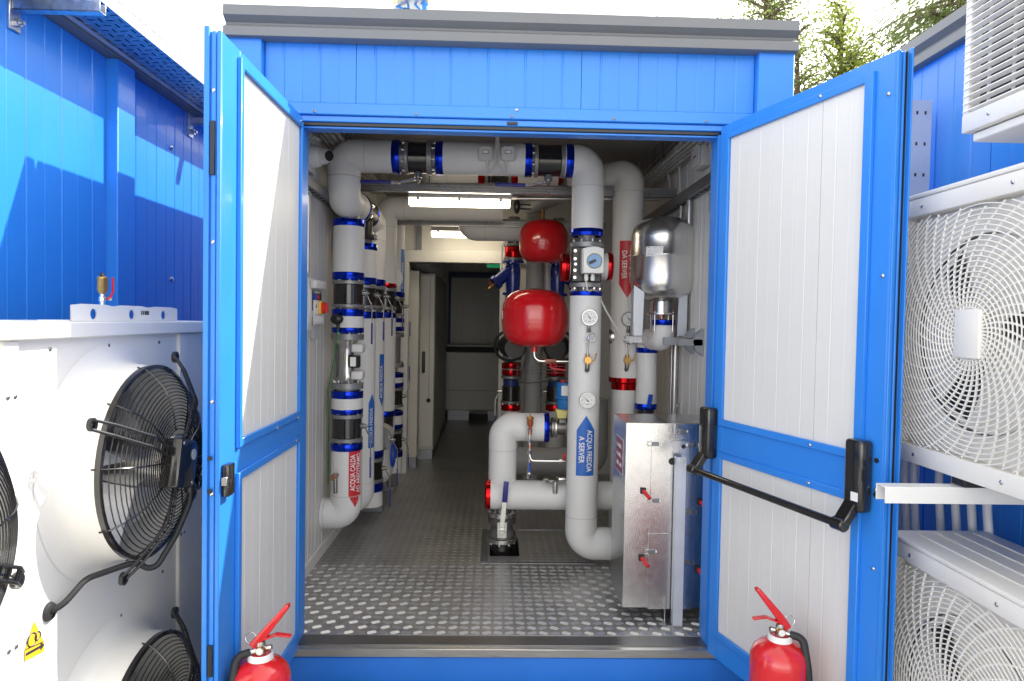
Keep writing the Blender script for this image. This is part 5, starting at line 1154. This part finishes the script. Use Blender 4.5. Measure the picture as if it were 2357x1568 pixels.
part('lower_lid', MB().box(IL+.0985, IL+.108, y1-.19, y1-.005, z0+.03, z0+.155), 'plastic_grey', cbx, bevel=.004)
sw = part('switch_plate', MB().box(IL+.1082, IL+.120, y1-.115, y1-.040, z0+.085, z0+.150), 'yellow', cbx, bevel=.003); part('rotary_knob', MB().cyl((IL+.119, y1-.078, z0+.117), (IL+.134, y1-.078, z0+.117), .030, n=20).bar((IL+.140, y1-.078, z0+.092), (IL+.140, y1-.078, z0+.142), .016, .016, (0, 1, 0)), 'red', sw, bevel=.002)
part('rating_label', MB().box(IL+.1082, IL+.1092, y1-.165, y1-.02, z0+.045, z0+.075), 'label', cbx)
part('notice', MB().box(IL+.1082, IL+.1090, y1-.18, y1-.118, z0+.085, z0+.150), 'label', cbx)
part('backplate', MB().box(IL+.001, IL+.02, y1+.13, y1+.22, z0-.05, z0+.16), 'plastic_grey', cbx, bevel=.004)
# security camera
c = ax(712, 360, IL+.04); cm = thing('security_camera', 'white turret security camera on a wall box by the overhead pipe', 'camera', c)
part('wall_box', MB().box(IL+.001, IL+.05, c.y-.09, c.y+.09, c.z-.08, c.z+.07), 'plastic_grey', cm, bevel=.006, seg=2)
d = V((.75, -.62, -.12)).normalized(); b0 = V((IL+.05, c.y+.0, c.z))
part('base', MB().lathe([(0, 0), (.058, 0), (.058, .025), (.05, .048), (.04, .052)], b0, (1, -.05, -.02), 32), 'white', cm, smooth=45)
hc = b0+V((.062, -.012, 0)); part('head', MB().sphere(hc, .042, 24, 14), 'white', cm)
part('snout', MB().cyl(hc, hc+d*.052, .036, .030, n=28), 'white', cm, bevel=.003); part('lens', MB().cyl(hc+d*.050, hc+d*.0545, .027, n=28), 'lens_dark', cm, bevel=.001)
part('cable', MB().tube(rounded([(IL+.03, c.y+.02, c.z+.07), (IL+.05, c.y+.02, c.z+.11), (IL+.08, c.y+.06, c.z+.10), (IL+.05, c.y+.12, c.z+.12)], .03, 5), .008, 8), 'cable_white', cm)
# inner room
for k, (xa, xb, y0, y1, lbl) in enumerate(((-1.0, -.72, 6.50, 6.66, 'slim beige cabinet edge just inside the inner doorway'), (-1.0, -.60, 6.9, 7.75, 'tall beige electrical cabinet with dark handle and hanging chain'), (-1.0, -.62, 7.85, 8.9, 'tall beige cabinet in shadow past the handled cabinet'))):
    t = thing('electrical_cabinet', lbl, 'cabinet', ((xa+xb)/2, (y0+y1)/2, ZFL))
    part('plinth', MB().box(xa+.002, xb-.01, y0+.01, y1, ZFL, ZFL+.10), 'galv_dark', t); part('body', MB().box(xa, xb, y0, y1, ZFL+.101, 2.02), 'cabinet', t, bevel=.006)
    if k == 1:
        part('door_leaf', MB().box(xa+.02, xa+.20, y0-.02, y0-.002, ZFL+.13, 2.0), 'cabinet', t, bevel=.004); part('door_leaf', MB().box(xa+.204, xb-.004, y0-.02, y0-.002, ZFL+.13, 2.0), 'cabinet', t, bevel=.004)
        hp = at(975, 834, y0-.03); part('handle', MB().box(hp.x-.016, hp.x+.016, y0-.045, y0-.019, hp.z-.11, hp.z+.11), 'black', t, bevel=.012, seg=2)
        ch = at(990, 640, y0-.03); zz = ch.z
        mch = MB()
        while zz > at(988, 915, y0-.03).z: mch.tube([(ch.x+(.004 if i % 2 else 0), y0-.03, zz-.009*i) for i in (0, 1)], .003, 5); zz -= .012
        part('chain', mch, 'galv_dark', t); part('chain_knob', MB().sphere((ch.x, y0-.03, at(988, 922, y0-.03).z), .022), 'black', t)
        screws(t, [at(x, y, y0-.022) for x, y in ((962, 646), (1003, 647), (962, 848), (1000, 848), (1003, 740))], (0, -1, 0))
t = thing('chiller_unit', 'grey floor unit with dark top grille at the far end of the room', 'unit', (-.2, YB-.5, ZFL))
ua, ub = at(1022, 800, 9.6).x, at(1150, 800, 9.6).x+.25; zt_ = at(1090, 795, 9.6).z; zb_ = at(1090, 945, 9.6).z
part('casing', MB().box(ua, ub, 9.6, 10.2, zb_, zt_-.10), 'cabinet', t, bevel=.01); part('grille', MB().box(ua+.01, ub-.01, 9.61, 10.2, zt_-.099, zt_-.02), 'dark', t); part('top', MB().box(ua, ub, 9.59, 10.2, zt_-.02, zt_), 'cabinet', t, bevel=.004)
part('seam', MB().box(ua, ub, 9.597, 9.5995, zb_+.28, zb_+.284), 'dark', t)
for x in (ua+.06, ub-.4): part('foot', MB().box(x, x+.3, 9.65, 9.7, ZFL, zb_-.001), 'galv_dark', t)
e = at(1138, 607, 6.9); t = thing('exit_sign', 'green exit sign with white running figure beyond the inner doorway', 'sign', e)
part('plate', MB().box(e.x-.075, e.x+.075, 6.9, 6.92, e.z-.04, e.z+.04), 'green_sign', t)
m = MB().cyl((e.x-.02, 6.8985, e.z+.018), (e.x-.02, 6.897, e.z+.018), .008, n=12).bar((e.x-.022, 6.898, e.z+.008), (e.x-.03, 6.898, e.z-.012), .012, .002, (1, 0, 0)).bar((e.x-.03, 6.898, e.z-.01), (e.x-.014, 6.898, e.z-.028), .007, .002).bar((e.x-.03, 6.898, e.z-.01), (e.x-.05, 6.898, e.z-.024), .007, .002).bar((e.x-.04, 6.898, e.z+.004), (e.x-.008, 6.898, e.z+.004), .005, .002).bar((e.x+.005, 6.898, e.z-.03), (e.x+.005, 6.898, e.z+.03), .004, .002).prism([(e.x+.02, 6.898, e.z+.015), (e.x+.055, 6.898, e.z), (e.x+.02, 6.898, e.z-.015)], (0, -.001, 0))
part('pictogram', m, 'letter', t); part('bracket', MB().box(e.x-.01, e.x+.01, 6.905, 6.915, e.z+.04, 2.69), 'galv_dark', t)
m = MB()
for k in range(4): m.tube([(-.95+.05*k, 6.5, 2.0+.02*k), (-.95+.05*k, 9.5, 2.0+.02*k)], .003, 5)
k = 6.5
while k < 8.4: m.tube([(-.97, k, 2.35), (-.97, k, 2.08), (-.62, k, 2.08), (-.62, k, 2.35)], .003, 5); k += .12
single('wire_basket', m, 'strut', 'wire cable basket above the beige cabinets in the inner room', 'cable tray')
p = at(965, 540, 6.3); single('wall_channel', MB().box(p.x-.02, p.x+.02, 6.30, 6.339, pb+.001, 2.60), 'galv_dark', 'short slotted channel on the wall over the inner doorway', 'channel')

# ------------------------------------------------------------------ fire extinguishers
def extinguisher(c, base, R, ztop, sgn, label, hoff):
    t = thing('fire_extinguisher', label, 'fire extinguisher', (c.x, c.y, base), 'fire extinguishers by the doors'); H = ztop-base; sh = H-.215
    prof = [(0, .0), (R*.9, 0), (R, .012), (R, sh), (R*.985, sh+.018), (R*.90, sh+.040), (R*.72, sh+.058), (R*.45, sh+.070), (.030, sh+.076), (.028, sh+.09), (0, sh+.09)]
    cy = part('cylinder', MB().lathe(prof, (c.x, c.y, base), (0, 0, 1), 56), 'red_ext', t, smooth=50)
    z = base+sh+.083
    part('neck_ring', MB().lathe([(.034, -.008), (.040, -.006), (.038, .008), (.032, .012)], (c.x, c.y, z-.004), (0, 0, 1), 28), 'label', t)
    q = text_mb('M', .001) if False else None
    part('valve', MB().cyl((c.x, c.y, z), (c.x, c.y, z+.045), .017, .014, n=16).cyl((c.x, c.y-.005, z+.018), (c.x-sgn*.045, c.y-.012, z+.010), .011, n=12).cyl((c.x, c.y, z+.02), (c.x+sgn*.035, c.y, z+.026), .009, n=10), 'steel', t, bevel=.001)
    a = V((c.x-sgn*.012, c.y, z+.045)); b = a+V((sgn*.095, 0, .115)); d = (b-a).normalized(); w = V((0, 1, 0)); nr = d.cross(w).normalized()
    part('carry_handle', MB().prism([a-d*.02+nr*.013, a-d*.02-nr*.013, a+d*.03-nr*.016, b-nr*.010, b+d*.008, b+nr*.006, a+d*.05+nr*.010], w*.026).xf(Matrix.Translation((0, -.013, 0))), 'red_ext', t, bevel=.004, seg=2)
    a = V((c.x, c.y, z+.045)); part('squeeze_lever', MB().bar(a+V((-sgn*.01, 0, 0)), a+V((sgn*.05, 0, .022)), .024, .006, (0, 1, 0)).bar(a+V((sgn*.048, 0, .022)), a+V((sgn*.095, 0, .016)), .022, .006, (0, 1, 0)), 'red_ext', t, bevel=.002)
    cc = a+V((-sgn*.03, -.006, .012)); part('pin_ring', MB().tube([cc+V((.016*cos(2*pi*k/20), .004*sin(2*pi*k/20), .016*sin(2*pi*k/20))) for k in range(20)], .0016, 6, closed=True), 'steel', t)
    part('pressure_gauge', MB().cyl((c.x+sgn*.004, c.y-.014, z+.022), (c.x+sgn*.004, c.y-.024, z+.022), .013, n=18), 'brass', t); part('gauge_face', MB().cyl((c.x+sgn*.004, c.y-.024, z+.022), (c.x+sgn*.004, c.y-.0248, z+.022), .011, n=18), 'dial', t)
    h0 = V((c.x-sgn*.03, c.y-.011, z+.012)); R2 = R+.014
    pts = [h0, h0+V((-sgn*.035, -.02, -.004)), V((c.x-sgn*R*.70, c.y-R*.70, z-.075)), V((c.x-sgn*R2*.72, c.y-R2*.74, base+sh*.6)), V((c.x-sgn*R2*.68, c.y-R2*.78, base+sh*.22))]
    part('hose', MB().tube(rounded(pts, .06, 6), .0130, 12), 'rubber', t); part('hose_ferrule', MB().tube([h0, h0+V((-sgn*.026, -.010, -.005))], .0125, 12), 'sheet', t)
    lb = MB(); R_ = R+.0012
    for k in range(10):
        a0, a1 = radians(-50+10*k), radians(-50+10*k+10); z0, z1 = base+.10, base+sh-.10
        lb.quad(*[(c.x+R_*sin(q_), c.y-R_*cos(q_), zz) for q_, zz in ((a0, z0), (a1, z0), (a1, z1), (a0, z1))])
    part('instruction_label', lb, 'label', cy, fix=False)
c = at(600, 1540, 2.15); extinguisher(V((-.722, 2.15, 0)), -.012, .093, at(645, 1413, 2.15).z, 1, 'red fire extinguisher standing against the left door leaf', 0)
c = at(1793, 1540, 2.25); extinguisher(V((c.x, 2.25, 0)), -.012, .095, at(1755, 1376, 2.25).z, -1, 'red fire extinguisher standing by the right door leaf under the panic bar', 0)

# ------------------------------------------------------------------ right neighbour: container, rack, outdoor units
RWX = 1.90
rb = thing('plant_container', 'blue container wall behind the white outdoor air units', 'container', (RWX+1.2, 2, GZ))
for a, b in ((-.5, .6), (.602, 1.6), (1.602, 2.6), (2.602, 3.6), (3.602, 4.6), (4.602, 6.0)): part('wall_panel', ribbed((RWX, a, 0), (0, 1, 0), (0, 0, 1), (-1, 0, 0), b-a-.002, 2.73, .105, .0035, .008, .05), 'blue', rb, smooth=0)
fm = fascia_mb(-.5, 6.0, 0, 2.727, ZT); fm.v = [V((RWX-.03+p.y, p.x, p.z)) for p in fm.v]; part('fascia', fm, 'fascia', rb)
part('roof', MB().box(RWX+.03, RWX+2.4, -.5, 6, 2.74, 2.84), 'fascia', rb); part('body', MB().box(RWX+.052, RWX+2.38, -.5, 5.99, -.2, 2.739), 'blue', rb); part('plinth', MB().box(RWX+.1, RWX+2.3, -.4, 5.9, GZ-.02, -.2), 'concrete', rb)
# steel U post and perforated strip
yp = ax(2115, 300, 1.78).y
rk = thing('support_rack', 'galvanised perforated post with white arms carrying the outdoor units', 'rack', (1.82, 2.2, GZ))
for y_ in (yp, 1.2):
    up_ = part('post', MB().box(1.72, 1.724, y_-.005, y_+.055, GZ, 2.52).box(1.7245, 1.83, y_-.005, y_, GZ, 2.52).box(1.7245, 1.83, y_+.05, y_+.055, GZ, 2.52), 'galv_light', rk)
    for k in range(16):
        for dy in (.014, .036): part('hole', MB().box(1.745+dy*1.6-.004, 1.745+dy*1.6+.004, y_-.0065, y_-.0055, 2.46-k*.13, 2.474-k*.13), 'dark', up_)
for z_ in (1.07, .0, 2.10):
    for y_ in (1.96, 1.15):
        x0 = 1.14 if z_ > 1 and z_ < 2 else (1.62 if z_ > 2 else 1.30)
        part('arm', MB().box(x0, RWX-.01, y_-.025, y_-.022, z_-.02, z_+.028).box(x0, RWX-.01, y_+.022, y_+.025, z_-.02, z_+.028).box(x0, RWX-.01, y_-.0215, y_+.0215, z_+.025, z_+.028), 'white', rk, bevel=.001)
m = MB()
for k in range(6):
    p = ax(2095+38*k if k > 1 else 2092+20*k, 1170, 1.72); m = MB().tube(rounded([(1.70, p.y, 1.35), (1.70, p.y, .95), (1.69, p.y-.05, .70), (1.70, p.y-.06, .2)], .2, 6), .014, 12)
    single('drain_hose', m, 'insul', 'grey flexible hose behind the outdoor units on the blue wall', 'hose', 'grey hoses behind the outdoor units')
pf = MB(); 
single('perforated_tray', MB().box(1.55, 1.70, 2.0, 2.9, 1.18, 1.183), 'blue', 'narrow blue perforated plate under the middle outdoor unit', 'tray')
def outdoor(x, y0, y1, z0, z1, label, cyf=None, kind='spiral'):
    t = thing('outdoor_unit', label, 'air conditioner', (x+.17, (y0+y1)/2, z0), 'white outdoor units on the right rack'); dep = .33
    cy = cyf if cyf else y1-.36; cz = (z0+z1)/2-.005; hy = .335; hz = (z1-z0)/2-.058; n = 48; R = .285
    gy0, gy1, gz0, gz1 = cy-hy, cy+hy, cz-hz, cz+hz
    part('casing', MB().box(x+.045, x+dep, y0, y1, z0, z1-.002), 'cream', t, bevel=.006)
    part('top_cover', MB().box(x-.006, x+dep+.006, y0-.006, y1+.006, z1-.0015, z1+.014), 'cream', t, bevel=.005, seg=2)
    for k in range(4): part('top_rib', MB().box(x+.07+k*.065, x+.076+k*.065, y0+.03, y1-.03, z1+.0142, z1+.018), 'cream', t)
    part('front_rail', MB().box(x-.004, x+.044, y0, y1, z1-.058, z1-.002), 'cream', t, bevel=.005, seg=2); part('front_rail', MB().box(x-.004, x+.044, y0, y1, z0, z0+.058), 'cream', t, bevel=.005, seg=2)
    part('front_side', MB().box(x, x+.0445, y0, gy0-.001, z0+.0585, z1-.0585), 'cream', t); part('front_side', MB().box(x, x+.0445, gy1+.001, y1, z0+.0585, z1-.0585), 'cream', t)
    screws(t, [V((x-.005, y, z)) for y in (y1-.12, y1-.5) for z in (z1-.03, z0+.03)], (-1, 0, 0))
    # plate with a round hole, dark cavity, blades
    mb = MB(); inn = [V((x+.040, cy+R*cos(2*pi*k/n), cz+R*sin(2*pi*k/n))) for k in range(n)]; out = []
    for k in range(n):
        c_, s_ = cos(2*pi*k/n), sin(2*pi*k/n); tt = min(hy/max(abs(c_), 1e-6), hz/max(abs(s_), 1e-6)); out.append(V((x+.040, cy+c_*tt, cz+s_*tt)))
    for k in range(n): j = (k+1) % n; mb.quad(inn[k], inn[j], out[j], out[k])
    return t, mb, inn, (x, cy, cz, hy, hz, R, gy0, gy1, gz0, gz1)
def spiral_unit(*a, **k):
    t, mb, inn, (x, cy, cz, hy, hz, R, gy0, gy1, gz0, gz1) = outdoor(*a, **k)
    part('shroud', mb, 'cream', t, smooth=0, fix=False)
    part('fan_well', MB().lathe([(R+.002, -.006), (R, 0), (R-.01, .02), (.10, .021), (.10, .0195), (0, .0195)], (x+.041, cy, cz), (1, 0, 0), 48), 'black', t, smooth=30, fix=False)
    for s in range(3):
        t0 = 2*pi*s/3+.5; bl = MB(); rows = []
        for q in range(6):
            r = .07+(R-.09)*q/5; w = 1.25-.35*q/5; rows.append([(r, t0-w/2+.25*q/5), (r, t0+.25*q/5), (r, t0+w/2+.25*q/5)])
        for A, B in zip(rows, rows[1:]):
            for (p0, p1, p2, p3, e0, e1) in ((A[0], B[0], B[1], A[1], 0, .5), (A[1], B[1], B[2], A[2], .5, 1)):
                bl.quad(*[(x+.054-.018*e, cy+r*cos(tt), cz+r*sin(tt)) for (r, tt), e in ((p0, e0), (p1, e0), (p2, e1), (p3, e1))])
        part('fan_blade', bl, 'black', t, fix=False)
    # grille: rings and swept vanes clipped to the rectangle
    gm = MB(); inside = lambda y, z: gy0 < y < gy1 and gz0 < z < gz1
    def clip(pts, r_, n_):
        run = []
        for p in pts:
            if inside(p[1], p[2]): run.append(p)
            else:
                if len(run) > 1: gm.tube(run, r_, n_)
                run = []
        if len(run) > 1: gm.tube(run, r_, n_)
    rmax = hypot(hy, hz)
    dome = lambda r: x+.012-.020*max(0, 1-(r/rmax)**1.6)
    i = 0; r = .075
    while r < rmax:
        nn = 72; ph = 0; clip([(dome(r), cy+r*cos(2*pi*q/nn), cz+r*sin(2*pi*q/nn)) for q in range(nn+1)], .0022, 5); r += .0145
    for q in range(40):
        t0 = 2*pi*q/40; pts = []
        for e in range(30):
            r = .05+(rmax-.05)*e/29; tt = t0+1.15*(r/rmax)**.85; pts.append((dome(r)+.004, cy+r*cos(tt), cz+r*sin(tt)))
        clip(pts, .0036, 5)
        if False:
            pts = []
            for e in range(18):
                r = .20+(rmax-.20)*e/17; tt = t0+pi/28+1.15*(r/rmax)**.85; pts.append((dome(r)+.004, cy+r*cos(tt), cz+r*sin(tt)))
            clip(pts, .0036, 5)
    part('grille', gm, 'cream', t, fix=False, kind='stuff')
    part('grille_hub', MB().box(x-.016, x+.004, cy-.052, cy+.052, cz-.070, cz+.070), 'cream', t, bevel=.006, seg=2)
    return t
AX = 1.35; ye = ax(2074, 468, AX).y; zt_ = ax(2074, 468, AX).z; zb_ = ax(2066, 1054, AX).z
spiral_unit(AX, ye-1.0, ye, zb_, zt_, 'white outdoor air unit with spiral fan grille on the middle arms', cyf=ax(2235, 775, AX).y)
zt_ = ax(2054, 1200, AX+.1).z; spiral_unit(AX, ye-1.0, ye, zt_-.85, zt_, 'white outdoor air unit with spiral grille below the middle one, its ribbed top in view', cyf=ye-.355)
for z_, s_ in ((zb_, 1),):
    for y_ in (1.96, 1.15): single('rubber_foot', MB().box(AX+.02, AX+.30, y_-.03, y_+.03, 1.0985, z_-.001), 'rubber', 'black rubber mount between the middle unit and its %s arm' % ('far' if y_ > 1.5 else 'near'), 'mount', bevel=.004)
# upper unit with louvred outlet
UX = 1.47; pU = ax(2215, 295, UX); t, mb, inn, (x, cy, cz, hy, hz, R, gy0, gy1, gz0, gz1) = outdoor(UX, pU.y-1.0, pU.y, pU.z-.02, pU.z+.83, 'white outdoor air unit with straight louvre slats above the others')
part('well_back', MB().box(x+.036, x+.044, gy0, gy1, gz0, gz1), 'black', t)
k = 0; z = gz0+.012
while z < gz1:
    part('slat', MB().obox((x+.004, (gy0+gy1+.02)/2, z), (.008, 0, -.003), (0, hy+.011, 0), (.0008, 0, .0018)), 'cream', t); z += .023; k += 1
for y in (gy1-.06, gy1-.16, gy1-.26, gy1-.36, gy1-.46): part('louvre_rod', MB().box(x+.016, x+.022, y-.004, y+.004, gz0, gz1), 'cream', t)
part('base_rail', MB().box(x+.02, x+.30, pU.y-.98, pU.y-.02, pU.z-.05, pU.z-.022), 'cream', t, bevel=.004)
single('unit_skid', MB().box(1.52, RWX-.02, 1.55, 1.62, pU.z-.10, pU.z-.051), 'cream', 'cream skid bar under the louvred outdoor unit', 'bar', bevel=.004)

# ------------------------------------------------------------------ background: storage tanks, platform, trees
t = thing('storage_tank', 'huge white cylindrical storage tank behind the container roof', 'tank', (2.2, 46, GZ))
part('shell', MB().cyl((2.2, 46, GZ), (2.2, 46, 34), 8.5, n=96), 'silo', t, smooth=30)
for z_ in (20.2, 22.6): part('rim', MB().lathe([(8.5, 0), (8.58, 0), (8.58, .08), (8.5, .08)], (2.2, 46, z_), (0, 0, 1), 96), 'silo', t)
lx = at(1405, 20, 37.0).x; lm = MB()
for dx in (-.35, -.2, .2, .35): lm.cyl((lx+dx, 37.4, GZ), (lx+dx, 37.4, 30), .035, n=8)
for k in range(60): lm.box(lx-.2, lx+.2, 37.38, 37.42, 10+k*.3, 10.03+k*.3)
part('ladder', lm, 'galv', t)
t = thing('storage_tank', 'second white storage tank with a thin ladder, right of the huge one', 'tank', (11.5, 52, GZ))
part('shell', MB().cyl((11.5, 52, GZ), (11.5, 52, 34), 4.2, n=72), 'silo', t, smooth=30)
lx = at(1500, 20, 47).x; lm = MB().cyl((lx, 47.5, GZ), (lx, 47.5, 30), .09, n=8).cyl((lx+1.1, 47.8, GZ), (lx+1.1, 47.8, 30), .04, n=8)
for k in range(50): lm.box(lx-.16, lx+.16, 47.46, 47.54, 12+k*.3, 12.05+k*.3)
part('ladder', lm, 'galv', t)
PY = 34; pm = lambda x, y: at(x, y, PY)
t = thing('access_platform', 'blue and yellow steel access platform beside the huge white tank', 'platform', pm(950, 20))
a, b = pm(912, 10), pm(975, 22)
part('deck', MB().obox((pm(915, 12)+pm(968, 8))/2, (.62, .3, .12), (-.4, 1.2, 0), (0, 0, .05)), 'galv', t)
m = MB()
for p, q in (((910, 14), (950, 30)), ((915, 12), (945, 2)), ((945, 2), (985, 10)), ((940, 8), (940, 34)), ((950, 4), (972, 30)), ((930, 20), (972, 32))): m.bar(pm(*p), pm(*q), .12, .10)
part('frame', m, 'blue', t); part('mast', MB().bar(pm(978, -20), pm(976, 40), .20, .2), 'blue', t)
part('yellow_rail', MB().bar(pm(908, 8), pm(912, -14), .18, .05).bar(pm(908, 6), pm(940, -4), .22, .05).bar(pm(960, 0), pm(986, 2), .2, .05).tube(rounded([pm(918, 34), pm(925, 27), pm(940, 26), pm(955, 34)], .3, 5), .05, 8), 'yellow', t)
part('column', MB().box(pm(976, 30).x-.1, pm(976, 30).x+.1, PY+.3, PY+.5, GZ, pm(976, -20).z), 'blue', t)

def leaf_tree(name, label, base, top, crown, m, n, leaf, seed, droop=0, conifer=False):
    rnd = random.Random(seed); t = thing(name, label, 'tree', base)
    trunk = MB().tube([V(base), V(base)*.5+V(top)*.5+V((.15, .1, 0)), V(top)], [.22, .13, .02], 10)
    cl = MB(); lf = MB(); H = top.z-base.z
    for bz_, rad, cnt in crown:
        for k in range(cnt):
            z = base.z+H*bz_+rnd.uniform(-.35, .35); an = rnd.uniform(0, 2*pi); L = rad*rnd.uniform(.55, 1.1)
            s = V((top.x, top.y, z)); e = s+V((cos(an)*L, sin(an)*L, (-.25*L if conifer else L*rnd.uniform(.25, .7))))
            mid = (s+e)/2+V((0, 0, .12*L)); trunk.tube([s, mid, e], [.035, .022, .008], 6)
            for q in range(n):
                f = rnd.uniform(.15, 1.05); p = s.lerp(mid, f*2) if f < .5 else mid.lerp(e, f*2-1)
                sp = (.10+.16*f) if not conifer else .10+.06*f
                p = p+V((rnd.gauss(0, sp), rnd.gauss(0, sp), rnd.gauss(0, sp*.8)-(rnd.random()**2*.35 if droop else 0)))
                u = V((rnd.gauss(0, 1), rnd.gauss(0, 1), rnd.gauss(0, .7))).normalized(); w = u.cross(V((rnd.gauss(0, 1), rnd.gauss(0, 1), rnd.gauss(0, 1)))).normalized()
                if conifer: u = ((e-s).normalized()*.8+u*.5+V((0, 0, -.5))).normalized(); w = u.cross(V((rnd.gauss(0, 1), rnd.gauss(0, 1), .3))).normalized()
                sl_ = leaf*rnd.uniform(.6, 1.3); wd = sl_*(.55 if not conifer else .16)
                lf.quad(p-u*sl_*.5, p+w*wd*.5, p+u*sl_*.5, p-w*wd*.5)
    part('trunk', trunk, 'bark', t, fix=False); part('crown', lf, m, t, smooth=0, fix=False, kind='stuff')
def tp(px, py, Y): return at(px, py, Y)
def plant_tree(px, pytop, Y, *a, **k):
    tpp = tp(px, pytop, Y); leaf_tree(a[0], a[1], V((tpp.x, Y, GZ)), tpp, *a[2:], **k)
plant_tree(1765, -60, 15, 'broadleaf_tree', 'small-leaved green tree behind the right corner of the container roof', [(.72, 1.0, 12), (.80, 1.05, 13), (.87, .9, 12), (.94, .7, 12)], 'leaf_mid', 75, .08, 3)
plant_tree(1836, 70, 14, 'broadleaf_tree', 'thin green tree close beside the right roof corner', [(.60, .5, 10), (.70, .6, 10), (.80, .62, 11), (.89, .5, 9), (.96, .3, 6)], 'leaf_mid', 65, .075, 9)
plant_tree(1938, 22, 15, 'broadleaf_tree', 'bright yellow-green tree rising above the right door leaf', [(.56, 1.6, 18), (.62, 1.7, 20), (.69, 1.6, 20), (.76, 1.15, 17), (.84, .85, 14), (.91, .6, 11), (.97, .3, 7)], 'leaf_light', 85, .09, 5)
plant_tree(2235, -420, 13, 'conifer_tree', 'dark conifer with drooping boughs over the right container roof', [(.46, 2.8, 15), (.50, 2.9, 16), (.55, 2.8, 17), (.60, 2.6, 17), (.65, 2.2, 15), (.72, 1.8, 13), (.80, 1.4, 10), (.9, .7, 7)], 'leaf_conifer', 300, .17, 8, droop=1, conifer=True)
